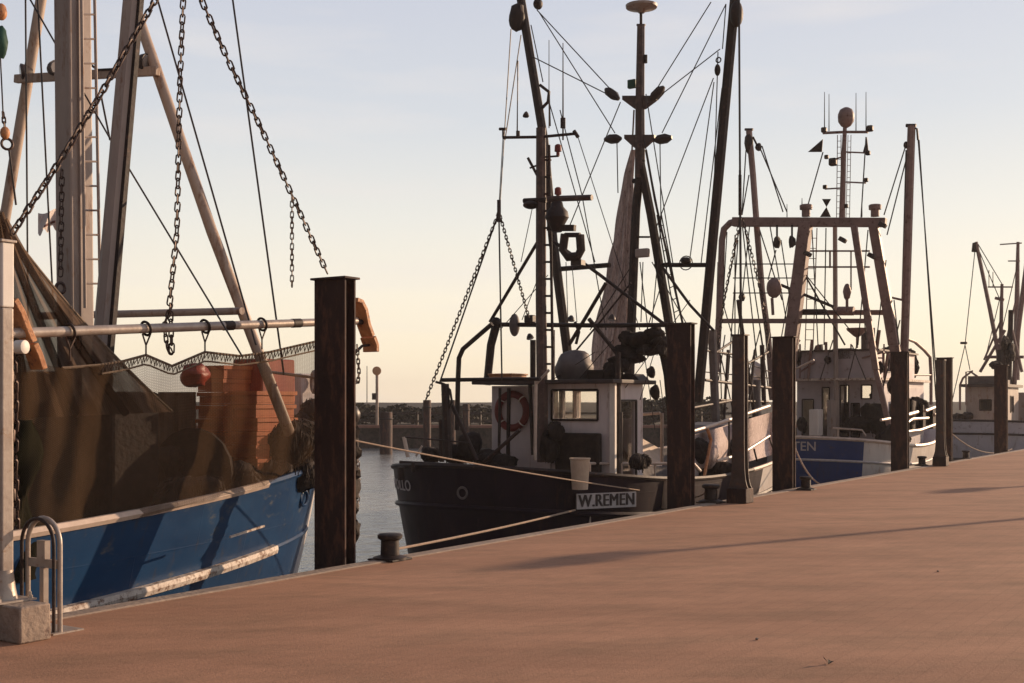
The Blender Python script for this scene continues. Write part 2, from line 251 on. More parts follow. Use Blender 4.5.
# ------------------------------------------------------------------ mesh builder
def frame(d):
    d = d.normalized(); a = V((0, 0, 1)) if abs(d.z) < .9 else V((1, 0, 0))
    x = d.cross(a).normalized(); return x, x.cross(d).normalized()
class MB:
    def __init__(s): s.v = []; s.f = []; s.uv = None; s.fm = []
    def add(s, vs, fs, mi=0):
        o = len(s.v); s.v += [V(v) for v in vs]; s.f += [tuple(i + o for i in f) for f in fs]; s.fm += [mi] * len(fs); return s
    def box(s, a, b, rz=0.0, mi=0, taper=1.0):
        c = (V(a) + V(b)) / 2; h = (V(b) - V(a)) / 2; vs = []
        for z in (-1, 1):
            k = taper if z > 0 else 1
            for x, y in ((-1, -1), (1, -1), (1, 1), (-1, 1)):
                X, Y = x * h.x * k, y * h.y * k
                vs.append(c + V((X * math.cos(rz) - Y * math.sin(rz), X * math.sin(rz) + Y * math.cos(rz), z * h.z)))
        return s.add(vs, [(3, 2, 1, 0), (4, 5, 6, 7), (0, 1, 5, 4), (1, 2, 6, 5), (2, 3, 7, 6), (3, 0, 4, 7)], mi)
    def bar(s, p, q, w, h=None, w2=None, h2=None, up=None):
        p, q = V(p), V(q); h = h or w; w2 = w2 or w; h2 = h2 or h; d = (q - p).normalized()
        a = up or V((0, 0, 1))
        if abs(d.dot(a)) > .95: a = V((1, 0, 0))
        x = d.cross(a).normalized(); y = x.cross(d).normalized(); vs = []
        for c, W_, H_ in ((p, w, h), (q, w2, h2)):
            for i, j in ((-1, -1), (1, -1), (1, 1), (-1, 1)): vs.append(c + x * i * W_ / 2 + y * j * H_ / 2)
        return s.add(vs, [(3, 2, 1, 0), (4, 5, 6, 7), (0, 1, 5, 4), (1, 2, 6, 5), (2, 3, 7, 6), (3, 0, 4, 7)])
    def tube(s, pts, r, n=8, r2=None, closed=False):
        pts = [V(p) for p in pts]; k = len(pts); rs = r if isinstance(r, (list, tuple)) else [r + ((r2 or r) - r) * i / max(1, k - 1) for i in range(k)]
        x = None; vs = []
        for i, p in enumerate(pts):
            if closed: d = pts[(i + 1) % k] - pts[i - 1]
            else: d = pts[min(i + 1, k - 1)] - pts[max(i - 1, 0)]
            d = d.normalized() if d.length > 1e-9 else V((0, 0, 1))
            if x is None: x, y = frame(d)
            else:
                x = (x - d * x.dot(d)).normalized(); y = x.cross(d).normalized()
            for j in range(n):
                a = 2 * math.pi * j / n; vs.append(p + x * math.cos(a) * rs[i] + y * math.sin(a) * rs[i])
        fs = []
        for i in range(k if closed else k - 1):
            i2 = (i + 1) % k
            for j in range(n): fs.append((i * n + j, i * n + (j + 1) % n, i2 * n + (j + 1) % n, i2 * n + j))
        if not closed: fs += [tuple(range(n))[::-1], tuple((k - 1) * n + j for j in range(n))]
        return s.add(vs, fs)
    def lathe(s, c, prof, n=16, axis=V((0, 0, 1))):
        c = V(c); ax = V(axis).normalized(); x, y = frame(ax); vs = []; k = len(prof)
        for r, h in prof:
            for j in range(n):
                a = 2 * math.pi * j / n; vs.append(c + ax * h + x * math.cos(a) * r + y * math.sin(a) * r)
        fs = [(i * n + j, i * n + (j + 1) % n, (i + 1) * n + (j + 1) % n, (i + 1) * n + j) for i in range(k - 1) for j in range(n)]
        fs += [tuple(range(n))[::-1], tuple((k - 1) * n + j for j in range(n))]
        return s.add(vs, fs)
    def ball(s, c, r, n=12, wob=0.0, seed=0):
        c = V(c); r = V(r) if not isinstance(r, (int, float)) else V((r, r, r)); vs = []; m_ = max(6, n * 2 // 3)
        for i in range(m_ + 1):
            th = math.pi * i / m_
            for j in range(n):
                a = 2 * math.pi * j / n; d = V((math.sin(th) * math.cos(a), math.sin(th) * math.sin(a), math.cos(th)))
                k = 1 + wob * noise.noise(d * 1.7 + V((seed * 3.1, seed, 0))) if wob else 1
                vs.append(c + V((d.x * r.x, d.y * r.y, d.z * r.z)) * k)
        return s.add(vs, [(i * n + j, i * n + (j + 1) % n, (i + 1) * n + (j + 1) % n, (i + 1) * n + j) for i in range(m_) for j in range(n)])
    def torus(s, c, Rr, r, axis, n=24, k=8):
        x, y = frame(V(axis)); return s.tube([V(c) + x * math.cos(2 * math.pi * i / n) * Rr + y * math.sin(2 * math.pi * i / n) * Rr for i in range(n)], r, k, closed=True)
    def plate(s, poly, off):
        """flat outline (list of points) given the thickness vector off"""
        k = len(poly); off = V(off); vs = [V(p) - off / 2 for p in poly] + [V(p) + off / 2 for p in poly]
        return s.add(vs, [tuple(range(k))[::-1], tuple(range(k, 2 * k))] + [(i, (i + 1) % k, (i + 1) % k + k, i + k) for i in range(k)])
    def grid(s, fn, nu, nv, thick=None):
        vs = [fn(i / nu, j / nv) for j in range(nv + 1) for i in range(nu + 1)]; w = nu + 1
        s.add(vs, [(j * w + i, j * w + i + 1, (j + 1) * w + i + 1, (j + 1) * w + i) for j in range(nv) for i in range(nu)])
        s.uv = True; s.gd = (nu, nv); return s
    def chain(s, pts, ll=.1, r=.011, ww=.48):
        ll *= .82
        pts = [V(p) for p in pts]; seg = [(pts[i + 1] - pts[i]).length for i in range(len(pts) - 1)]; tot = sum(seg)
        step = ll * .74; k = int(tot / step)
        def pos(a):
            for i, g in enumerate(seg):
                if a <= g or i == len(seg) - 1: return pts[i] + (pts[i + 1] - pts[i]) * (a / g)
                a -= g
        rot = 0
        r *= .74
        for i in range(k):
            a = i * step; p, q = pos(a), pos(min(tot, a + .01)); d = (q - p).normalized() if (q - p).length > 1e-6 else d
            x, y = frame(d); sw = x if i % 2 else y
            ca, sa_ = math.cos(.5 + .2 * math.sin(i)), math.sin(.5 + .2 * math.sin(i)); sw = (x * ca + y * sa_) if i % 2 else (y * ca - x * sa_)
            w = ll * ww / 2; hl = ll / 2 - w; c = pos(min(tot, a + ll * .4)); loop = []
            for q_ in range(10):
                th = 2 * math.pi * q_ / 10; o_ = d * (math.sin(th) * w + (hl if math.sin(th) > 0 else -hl)) + sw * math.cos(th) * w; loop.append(c + o_)
            s.tube(loop, r, 5, closed=True)
        return s
    def build(s, name, m, parent, smooth=True, bevel=0, sharp=True):
        org = parent['_o'] if parent is not None and '_o' in parent else (0, 0, 0)
        me = bpy.data.meshes.new(name); me.from_pydata([(v.x - org[0], v.y - org[1], v.z - org[2]) for v in s.v], [], s.f)
        ms = m if isinstance(m, (list, tuple)) else [m]
        for q in ms: me.materials.append(M[q])
        if len(ms) > 1: me.polygons.foreach_set('material_index', s.fm)
        if s.uv:
            ul = me.uv_layers.new(name='UVMap'); nu, nv = s.gd; w = nu + 1
            for lp in me.loops: i = lp.vertex_index; ul.data[lp.index].uv = ((i % w) / nu, (i // w) / nv)
        me.validate(); me.update()
        if smooth:
            me.shade_smooth()
            if sharp: me.set_sharp_from_angle(angle=R(38))
        o = bpy.data.objects.new(name, me); C.objects.link(o)
        if parent is not None and parent.type in ('EMPTY', 'MESH') and '_o' in parent: o.parent = parent; o['_o'] = org
        if bevel:
            bv = o.modifiers.new('bevel', 'BEVEL'); bv.width = bevel; bv.segments = 2; bv.limit_method = 'ANGLE'
        return o
def tag(o, label=None, cat=None, group=None, kind=None):
    if label: o['label'] = label
    if cat: o['category'] = cat
    if group: o['group'] = group
    if kind: o['kind'] = kind
    return o
def thing(name, org, label, cat, group=None):
    o = bpy.data.objects.new(name, None); C.objects.link(o); o.empty_display_size = .2
    o.location = W(org); o.rotation_euler = (0, 0, ANG); o['_o'] = tuple(org); tag(o, label, cat, group); return o
def solo(name, mb, m, org, label, cat, group=None, **k):
    """a thing that is a single mesh"""
    tmp = {'_o': tuple(org)}
    class T(dict):
        type = 'X'
    o = mb.build(name, m, T(tmp), **k); o.location = W(org); o.rotation_euler = (0, 0, ANG); o['_o'] = tuple(org); tag(o, label, cat, group); return o
def structure(name, mb, m, org=(0, 0, 0), kind='structure', **k):
    o = solo(name, mb, m, org, None, None, **k); o['kind'] = kind; return o
def copy_tree(o, parent=None, dpos=None):
    c = o.copy(); C.objects.link(c); c.parent = parent
    if dpos is not None: c.location = o.location + dpos
    for ch in list(o.children): copy_tree(ch, c)
    return c
def WD(ds, dt, dz=0): return U * ds + N * dt + V((0, 0, dz))
def sag(p, q, drop, n=12):
    p, q = V(p), V(q); return [p + (q - p) * (i / n) - V((0, 0, 4 * drop * (i / n) * (1 - i / n))) for i in range(n + 1)]
def ordinal(i): return ['first', 'second', 'third', 'fourth', 'fifth', 'sixth', 'seventh', 'eighth', 'ninth', 'tenth'][i]

def heap(root, c, r, seed, nm='net_heap', strands=60, m='dark_gear'):
    c = V(c); r = V(r); rng = random.Random(seed); mb = MB(); n = 30
    def surf(a, th, k=1.0):
        d = V((math.sin(th) * math.cos(a), math.sin(th) * math.sin(a), math.cos(th)))
        w = 1 + .36 * noise.noise(d * 1.3 + V((seed, 0, 0))) + .10 * noise.noise(V((d.x * 4, d.y * 4, d.z * 1.5 + seed)))
        return c + V((d.x * r.x, d.y * r.y, d.z * r.z)) * w * k
    vs = [surf(2 * math.pi * j / n, math.pi * i / 14) for i in range(15) for j in range(n)]
    mb.add(vs, [(i * n + j, i * n + (j + 1) % n, (i + 1) * n + (j + 1) % n, (i + 1) * n + j) for i in range(14) for j in range(n)])
    for q in range(strands):
        a = rng.random() * 6.28; t0_ = rng.uniform(.3, 1.4); da = rng.uniform(-.5, .5); L_ = rng.uniform(.7, 1.7)
        pts = [surf(a + da * k / 6, min(3.0, t0_ + L_ * k / 6), 1.02 + .05 * math.sin(k * 2 + q)) for k in range(7)]
        if rng.random() < .35: pts += [pts[-1] + V((0, 0, -r.z * rng.uniform(.15, .5)))]
        mb.tube(pts, max(.006, r.z * .028), 4)
    return mb.build(nm, m, root, sharp=False)

# ------------------------------------------------------------------ setting
q = MB(); q.add([(-60, 0, 0), (400, 0, 0), (400, -300, 0), (-60, -300, 0)][::-1], [(0, 1, 2, 3)])
structure('quay', q, 'quay_paving')
q = MB(); q.box((-60, -1.5, -4), (400, -.002, -.004)); structure('quay_wall', q, 'quay_wall', smooth=False)
q = MB(); q.box((-60, -.14, -.3), (400, .03, .014)); structure('quay_edge', q, 'concrete', bevel=.01, smooth=False)
q = MB(); q.add([(-300, -1, ZW), (620, -1, ZW), (620, 620, ZW), (-300, 620, ZW)], [(0, 1, 2, 3)]); structure('water', q, 'harbour_water')
def Q(X, Y, z):
    w = V((X, Y, 0)) - Q0; return V((w.dot(U), w.dot(N), z))
# far bank across the basin
q = MB(); pts = [(-120, 69), (30, 71), (40, 120), (60, 230), (-300, 230)]
q.plate([Q(x, y, -.6) for x, y in pts], (0, 0, 1.3)); structure('far_bank', q, 'grass_dry')
q = MB()
for a, b in (((-120, 68.9), (30.1, 70.9)),):
    q.bar(Q(a[0], a[1], -.55), Q(b[0], b[1], -.55), .5, 1.45)
structure('bank_wall', q, 'quay_wall', smooth=False)
q = MB(); q.bar(Q(-120, 68.95, .22), Q(30.1, 70.95, .22), .9, .16); structure('bank_kerb', q, 'brick_red', smooth=False)
q = MB()
def dike(u, v):
    x = -330 + u * 400; y = 150 + v * 60; return Q(x, y, .0 + 1.75 * math.sin(math.pi * min(1, v * 1.1) if v < .9 else math.pi) + .3 * noise.noise(V((x * .03, y * .05, 0))))
q.grid(dike, 80, 8); structure('dike', q, 'plant_dark')
q = MB(); pl = [Q(-340, 400, -1), Q(480, 400, -1), Q(480, 415, -1), Q(-340, 415, -1)]; q.plate(pl, (0, 0, 4.4)); structure('distant_shore', q, 'far_shore')
# dark hedge along the far bank: leaf clumps
def leafy(mb, c, rad, n, leaf, seed=0):
    rng = random.Random(seed)
    for i in range(n):
        d = V((rng.gauss(0, 1), rng.gauss(0, 1), rng.gauss(0, 1))).normalized() * (rng.random() ** .45)
        p = V(c) + V((d.x * rad[0], d.y * rad[1], d.z * rad[2])); a = V((rng.gauss(0, 1), rng.gauss(0, 1), rng.gauss(0, 1))).normalized(); x, y = frame(a); k = leaf * (.6 + .8 * rng.random())
        mb.add([p - x * k, p + y * k * .6, p + x * k, p - y * k * .6], [(0, 1, 2, 3)])
bushes = [(346, 402, 2.2), (362, 404, 1.9), (379, 406, 1.7), (396, 405, 1.8), (412, 407, 1.6), (430, 406, 1.8), (452, 407, 1.6), (470, 405, 1.7), (490, 406, 1.7), (645, 394, 2.4), (664, 391, 2.8), (628, 398, 2.2), (684, 392, 2.6), (705, 396, 2.3)]
place = ['in the gap just right of the nearest pile', 'left of the round disc post', 'behind the round disc post', 'between disc post and first mooring pile', 'behind the gap left of the dark trawler', 'behind the dark trawler stern chain', 'behind the dark trawler stern posts', 'just left of the dark wheelhouse', 'behind the dark wheelhouse wall', 'middle of the clump right of the wheelhouse', 'tallest one, left of the second pile', 'lowest of the clump right of the wheelhouse', 'hidden partly by the second pile', 'right of the second pile']
for i, (px, py, h) in enumerate(bushes):
    D = 84 + (i % 3) * 3; X = (px - CX) / FPX * D; zt = CAMZ + (HY - py) * D / FPX
    o = Q(X, D, .05); t_ = thing('bush', o, 'dark green bush on the far bank, ' + place[i], 'bush', 'bushes along the far bank')
    m_ = MB(); hh = max(.6, zt - .05)
    for k in range(5):
        leafy(m_, o + V((random.uniform(-1, 1), random.uniform(-1, 1), hh * random.uniform(.35, .62))), (1.1, 1.1, hh * .42), 260, .17, i * 7 + k)
    m_.build('foliage', 'plant_dark', t_, smooth=False)
    m_ = MB(); m_.tube([o, o + V((.1, 0, hh * .6))], .05, 6, .03); m_.tube([o, o + V((-.4, .2, hh * .5))], .04, 6, .02); m_.build('stem', 'dark_metal', t_)
# low sheds' dark fence line on the far bank
o = Q(-12, 76, .05); t_ = thing('fence', o, 'long low dark fence on the far bank behind the dark trawler stern', 'fence')
m_ = MB(); m_.bar(Q(-12, 76, .95), Q(14, 76.3, .95), .05, .12); m_.bar(Q(-12, 76, .45), Q(14, 76.3, .45), .05, .12); m_.build('rail', 'dark_metal', t_, smooth=False)
for k in range(14):
    m_ = MB(); X = -12 + k * 2; m_.box(Q(X, 76.1, .05) - V((.06, .06, 0)), Q(X, 76.1, 1.05) + V((.06, .06, 0))); m_.build('post', 'dark_metal', t_, smooth=False)
# round disc sign on a post, thin lamp pole
D = 73; X = (377 - CX) / FPX * D; o = Q(X, D, .05); t_ = thing('signpost', o, 'tall thin post with a round pale disc on the far bank', 'signpost')
m_ = MB(); m_.tube([o, Q(X, D, 3.4)], .09, 8); m_.build('post', 'mast_yellow', t_)
m_ = MB(); m_.lathe(Q(X, D - .12, 3.55), [(.001, -.04), (.27, -.03), (.27, .03), (.001, .04)], 20, U * 0 + V((Q(0, -1, 0) - Q(0, 0, 0)))); m_.build('disc', 'sign_orange', t_)
m_ = MB(); m_.box(Q(X - .14, D, 2.0) - V((.12, .12, .2)), Q(X - .14, D, 2.0) + V((.12, .12, .2))); m_.build('box', 'dark_metal', t_)
for px, top, D in ((367, 366, 95), (346, 372, 95), (689, 345, 120)):
    X = (px - CX) / FPX * D; o = Q(X, D, .05)
    m_ = MB(); m_.tube([o, Q(X, D, CAMZ + (HY - top) * D / FPX)], .05, 6, .03)
    solo('pole', m_, 'far_shore', o, {367: 'thin pale pole just left of the round disc post on the far bank', 346: 'thin pale pole hidden behind the nearest pile on the far bank', 689: 'thin pale pole on the far bank behind the second pile'}[px], 'pole', 'thin poles on the far bank')
# mooring piles standing in the basin
for px, wpx, top, D, lb in ((386, 13, 412, 62, 'thick dark mooring pile in open water, left of the dark trawler'), (427, 8, 400, 58, 'dark mooring pile behind the stern chain of the dark trawler'), (452, 7, 400, 66, 'dark mooring pile behind the stern posts of the dark trawler'), (466, 7, 404, 70, 'dark mooring pile farthest right, beside the wheelhouse of the dark trawler')):
    X = (px - CX) / FPX * D; w = wpx * D / FPX / 2; zt = CAMZ + (HY - top) * D / FPX
    o = Q(X, D, ZW); t_ = thing('mooring_pile', o, lb, 'pile', 'mooring piles in the basin')
    m_ = MB(); m_.lathe(Q(X, D, ZW - 1), [(w, 0), (w, zt - ZW + 1 - .05), (w * .9, zt - ZW + 1)], 12); m_.build('shaft', 'pile_steel', t_)
    m_ = MB(); m_.torus(Q(X, D, zt - .35), w + .01, .04, (0, 0, 1), 16, 6); m_.build('band', 'dark_metal', t_)

# ------------------------------------------------------------------ quay furniture
def hpile(cs, ct, zt, w=.40, dep=.085):
    """flat H section pile with a cap plate, driven in front of the quay wall"""
    o = V((cs, ct, -3)); t_ = thing('steel_pile', o, 'x', 'pile', 'tall steel piles along the quay edge')
    m_ = MB(); m_.box((cs - dep, ct - w / 2, -3), (cs - dep + .026, ct + w / 2, zt)); m_.build('front_flange', 'pile_steel', t_, smooth=False, bevel=.004)
    m_ = MB(); m_.box((cs + dep - .026, ct - w / 2, -3), (cs + dep, ct + w / 2, zt)); m_.build('back_flange', 'pile_steel', t_, smooth=False, bevel=.004)
    m_ = MB(); m_.box((cs - dep + .027, ct - .012 - w * .2, -3), (cs + dep - .027, ct + .012 - w * .2, zt)); m_.box((cs - dep + .027, ct - .012 + w * .2, -3), (cs + dep - .027, ct + .012 + w * .2, zt)); m_.build('web', 'pile_steel', t_, smooth=False)
    m_ = MB(); m_.box((cs - dep - .03, ct - w / 2 - .03, zt), (cs + dep + .03, ct + w / 2 + .03, zt + .022)); m_.build('cap_plate', 'pile_steel', t_, smooth=False, bevel=.004)
    return t_
proto = None
for px, lb in ((335, 'nearest tall dark steel pile, beside the bow of the blue trawler'), (681, 'tall dark steel pile in front of the dark trawler, right of its name board'), (784, 'tall dark steel pile between the dark trawler bow and the royal blue stern'), (900, 'tall dark steel pile in front of the white bow of the royal blue trawler'), (944.5, 'dark steel pile partly hidden behind the far flared post'), (1001, 'farthest dark steel pile, in front of the grey trawler at the right')):
    p = P(px, 420, t=.26)
    if proto is None: proto = hpile(p.x, p.y, 2.83); p0 = p; o = proto
    else: o = copy_tree(proto, None, WD(p.x - p0.x, 0))
    o['label'] = lb
def flared_post(px, by, top, lb):
    b = P(px, by, z=0); o = b + V((.17, .17, 0)); zt = 2.68
    t_ = thing('mooring_post', o, lb, 'post', 'flared steel posts on the quay edge'); c = o
    m_ = MB(); m_.box((c.x - .17, c.y - .17, 0), (c.x + .17, c.y + .17, .24), taper=.96); m_.build('base_block', 'pile_steel', t_, bevel=.015)
    for sgn, nm in ((-1, 'front_flange'), (1, 'back_flange')):
        m_ = MB(); prof = [(.17, .24), (.15, .28), (.125, .38), (.11, .55), (.103, .9), (.103, zt)]
        x = c.x + sgn * .075
        m_.plate([V((x, c.y - w, z)) for w, z in prof] + [V((x, c.y + w, z)) for w, z in prof[::-1]], (.022, 0, 0)); m_.build(nm, 'post_steel', t_, smooth=False, bevel=.003)
    m_ = MB(); m_.box((c.x - .063, c.y - .011, .245), (c.x + .063, c.y + .011, zt)); m_.build('web', 'post_steel', t_, smooth=False)
    m_ = MB(); m_.box((c.x - .11, c.y - .12, zt + .001), (c.x + .11, c.y + .12, zt + .02)); m_.build('cap_plate', 'post_steel', t_, smooth=False)
    m_ = MB(); m_.box((c.x - .1, c.y - .02, zt - .45), (c.x - .088, c.y + .09, zt - .02)); m_.build('number_plate', 'post_steel', t_, smooth=False)
flared_post(746, 504, 337, 'grey steel post on a flared foot in front of the dark trawler bow')
flared_post(946, 466.5, 360, 'grey steel post on a flared foot near the royal blue trawler bow')

def bollard(px, by, k, lb, rope=True):
    c = P(px, by, z=0); t_ = thing('mooring_bollard', c, lb, 'bollard', 'small black mooring bollards on the quay edge')
    m_ = MB(); m_.lathe(c, [(.16 * k, .002), (.16 * k, .03 * k), (.09 * k, .05 * k), (.085 * k, .19 * k)], 16); m_.build('stem', 'dark_metal', t_)
    m_ = MB(); m_.lathe(c + V((0, 0, .19 * k)), [(.09 * k, 0), (.115 * k, .015 * k), (.12 * k, .045 * k), (.10 * k, .06 * k), (.02, .065 * k)], 16); m_.build('cap', 'dark_metal', t_)
    m_ = MB(); m_.box(c + V((-.15, -.15, -.0)) * k + V((0, 0, .002)), c + V((.15, .15, 0)) * k + V((0, 0, .02 * k))); m_.build('base_plate', 'dark_metal', t_, smooth=False, bevel=.004)
    return c
b1 = bollard(390, 560, 1.08, 'black mooring bollard nearest the camera, tied with a rope, right of the nearest pile')
b2 = bollard(806, 490, 1.0, 'black mooring bollard beside the third pile, below the royal blue stern')
b3 = bollard(711, 503, 1.2, 'black mooring bollard between the second pile and the flared post')
b4 = bollard(922, 466, 1.0, 'black mooring bollard left of the far flared post')
b5 = bollard(966, 459, 1.0, 'black mooring bollard right of the far flared post, by the grey hull')
# concrete block with the white mast post, at the left edge
cb = P(20, 645, z=0)
o = cb + V((.17, .2, 0))
m_ = MB(); m_.box((cb.x, cb.y, .001), (cb.x + .24, cb.y + .55, .245), taper=.98)
solo('concrete_block', m_, 'concrete', o, 'square concrete block carrying the pale post at the left edge', 'concrete block', bevel=.012)
pp = P(4, 606, s=cb.x + .12); pz = .246
t_ = thing('metal_post', V((pp.x, pp.y, pz)), 'pale lit metal post bolted on the concrete block', 'post')
c = V((pp.x, pp.y, pz))
m_ = MB(); m_.box(c + V((-.045, -.045, .14)), c + V((.045, .045, CAMZ + 95 * W(c).y / FPX - pz))); m_.build('lower_shaft', 'galvanised', t_, smooth=False, bevel=.01)
zt = CAMZ + 160 * W(c).y / FPX
m_ = MB(); m_.box(c + V((-.047, -.047, CAMZ + 95 * W(c).y / FPX - pz + .003)), V((c.x + .047, c.y + .047, zt))); m_.build('upper_shaft', 'white_paint', t_, smooth=False, bevel=.01)
m_ = MB(); m_.box(V((c.x - .06, c.y - .06, zt + .001)), V((c.x + .06, c.y + .06, zt + .02))); m_.build('cap', 'galvanised', t_, smooth=False, bevel=.004)
m_ = MB(); m_.lathe(c + V((0, 0, .012)), [(.09, 0), (.075, .08), (.06, .2)], 16); m_.build('socket', 'galvanised', t_)
m_ = MB(); m_.box(c + V((-.15, -.15, .001)), c + V((.15, .15, .013))); m_.build('foot_plate', 'galvanised', t_, smooth=False)
for a, b in ((-1, -1), (1, -1), (1, 1), (-1, 1)):
    m_ = MB(); m_.lathe(c + V((a * .12, b * .12, .013)), [(.016, 0), (.016, .02), (.008, .02), (.008, .045)], 6); m_.build('bolt', 'galvanised', t_, smooth=False)
# ladder grab hoop
f = P(60, 633, z=0); w = .36; zc = CAMZ - (HY - 518) * -1 * W(f + V((0, w / 2, 0))).y / FPX; zc = CAMZ - 115 * W(f + V((0, w / 2, 0))).y / FPX
t_ = thing('ladder_hoop', f, 'pale steel grab hoop of a quay ladder beside the concrete block', 'ladder rail')
def hoop(ds, r): 
    pts = [f + V((ds, 0, .0))] + [f + V((ds, w / 2 - w / 2 * math.cos(a), zc - w / 2 + w / 2 * math.sin(a))) for a in [math.pi * k / 14 for k in range(15)]] + [f + V((ds, w, 0))]
    mm = MB(); mm.tube(pts, r, 10); return mm
hoop(0, .018).build('hoop', 'galvanised', t_)
zb = CAMZ - 160 * W(f + V((0, w / 2, 0))).y / FPX
m_ = MB(); m_.box(f + V((-.012, .02, zb - .03)), f + V((.012, w - .02, zb + .03))); m_.build('crossbar', 'galvanised', t_, smooth=False)
m_ = MB(); m_.box(f + V((-.02, w / 2 - .025, 0)), f + V((.02, w / 2 + .02, zb - .032))); m_.box(f + V((-.025, w / 2 - .045, zb + .031)), f + V((.02, w / 2 + .045, zb + .16))); m_.build('stile', 'galvanised', t_, smooth=False)
hoop(-.05, .013).build('rear_hoop', 'dark_metal', t_)
m_ = MB(); m_.box(f + V((-.09, -.05, .001)), f + V((.16, w + .05, .012))); m_.build('foot_plate', 'galvanised', t_, smooth=False)
# fallen leaf and pebbles
m_ = MB(); c = P(828, 665, z=0)
m_.add([c + V((0, 0, .004)), c + V((.03, .012, .03)), c + V((.07, 0, .012)), c + V((.035, -.028, .022))], [(0, 1, 2, 3)]); m_.add([c + V((.01, 0, .01)), c + V((.0, .03, .05)), c + V((.03, .035, .03))], [(0, 1, 2)])
solo('dead_leaf', m_, 'dark_gear', c, 'small curled dark leaf lying on the paving in the foreground', 'leaf', smooth=False)
for px, py, lb in ((757, 640, 'tiny dark pebble on the paving left of the curled leaf'), (938, 572, 'tiny pale pebble on the paving at the right')):
    m_ = MB(); c = P(px, py, z=0); m_.ball(c + V((0, 0, .008)), (.014, .012, .009), 8, .3, px); solo('pebble', m_, 'concrete', c, lb, 'pebble')

# ------------------------------------------------------------------ boats
def lerp(a, b, k): return a + (b - a) * k
def hp(B, u, v, side, off=0.0):
    """hull surface: u 0 stern centre .. 1 stem, v 0 keel .. 1 sheer, side -1 starboard (quay side) +1 port"""
    us = B['us']; e = B.get('e', .75)
    def outl(sa, sb, hb, pw, be):
        if u < us: a = u / us * math.pi / 2; return sa + B['R'] * (1 - math.cos(a) ** e), hb * math.sin(a) ** e
        w = (u - us) / (1 - us); return lerp(sa + B['R'], sb, w), hb * max(0, 1 - w ** pw) ** be
    s1, b1_ = outl(B['sa'], B['sb'], B['hb'], B.get('pw', 2.6), .75)
    s0, b0 = outl(B['sa'] + B.get('rake0', .7), B['sb'] - B.get('rake1', 1.5), B['hb'] * .8, 1.8, 1.0)
    k = v ** B.get('fl', .62); s_, b_ = lerp(s0, s1, k), lerp(b0, b1_, k)
    f_ = (s_ - B['sa']) / (B['sb'] - B['sa']); zt = B['zm'] + (B['ds'] * max(0, (.35 - f_) / .35) ** 2 + B['db'] * max(0, (f_ - .35) / .65) ** 2)
    return V((s_, B['t0'] + side * max(0, b_ + off), lerp(ZW - .6, zt, v)))
def hin(B, u, v, side):
    p = hp(B, u * .985, v, side, -.07); p.x += .09 * max(0, 1 - u / B['us']); return p
def hull(B, root, paint, mats):
    m_ = MB(); nu, nv = 56, 16
    for side in (-1, 1):
        g = [[hp(B, (i / nu), (j / nv), side) for i in range(nu + 1)] for j in range(nv + 1)]
        base = len(m_.v); m_.v += [p for r in g for p in r]; w = nu + 1
        for j in range(nv):
            for i in range(nu):
                a = (base + j * w + i, base + j * w + i + 1, base + (j + 1) * w + i + 1, base + (j + 1) * w + i)
                m_.f.append(a if side < 0 else a[::-1]); m_.fm.append(paint((i + .5) / nu, (j + .5) / nv, side))
    h = m_.build('hull', mats, root)
    m_ = MB()   # inside of the bulwark and deck
    for side in (-1, 1):
        rows = []
        for j in range(5):
            v = 1 - (1 - B['vd']) * j / 4; rows.append([hin(B, i / nu, v, side) for i in range(nu + 1)])
        base = len(m_.v); m_.v += [p for r in rows for p in r]; w = nu + 1
        for j in range(4):
            for i in range(nu): m_.f.append((base + j * w + i, base + j * w + i + 1, base + (j + 1) * w + i + 1, base + (j + 1) * w + i)); m_.fm.append(0)
    m_.build('bulwark_lining', B.get('lining', 'house_white'), root)
    m_ = MB(); L_ = [hin(B, i / nu, B['vd'], -1) for i in range(nu + 1)]; R_ = [hin(B, i / nu, B['vd'], 1) for i in range(nu + 1)]
    m_.v = L_ + R_; m_.f = [(i, i + 1, nu + 1 + i + 1, nu + 1 + i) for i in range(nu)]; m_.fm = [0] * nu; m_.build('deck', 'deck', root)
    return h
def rail_along(B, v, r, u0=0.0, u1=1.0, side=-1, off=.0, both=True, n=50, dz=0):
    m_ = MB()
    if both and u0 > 0:
        for sd in (-1, 1): m_.tube([hp(B, u0 + (u1 - u0) * i / n, v, sd, off) + V((0, 0, dz)) for i in range(n + 1)], r, 6)
    elif both: m_.tube([hp(B, u0 + (u1 - u0) * i / n, v, 1, off) + V((0, 0, dz)) for i in range(n, 0, -1)] + [hp(B, u0 + (u1 - u0) * i / n, v, -1, off) + V((0, 0, dz)) for i in range(n + 1)], r, 6)
    else: m_.tube([hp(B, u0 + (u1 - u0) * i / n, v, side, off) + V((0, 0, dz)) for i in range(n + 1)], r, 6)
    return m_
def tb(name, m, root, s, pts, wpx, w2=None, n=8, t=None):
    """round bar through traced points lying in one athwartships (s) or fore-and-aft (t) plane"""
    q_ = [P(x, y, s=s) if t is None else P(x, y, t=t) for x, y in pts]; m_ = MB(); w2 = w2 or wpx
    rs = [L((wpx + (w2 - wpx) * i / max(1, len(q_) - 1)) / 2, 0, p) for i, p in enumerate(q_)]
    m_.tube(q_, rs, n); return m_.build(name, m, root)
def wire(root, a, b, wpx=1.0, m='wire', nm='rigging_wire', drop=0):
    m_ = MB(); r1, r2 = L(wpx / 2, 0, a), L(wpx / 2, 0, b); pts = sag(a, b, drop) if drop else [a, b]
    m_.tube(pts, r1, 5, r2); return m_.build(nm, m, root)
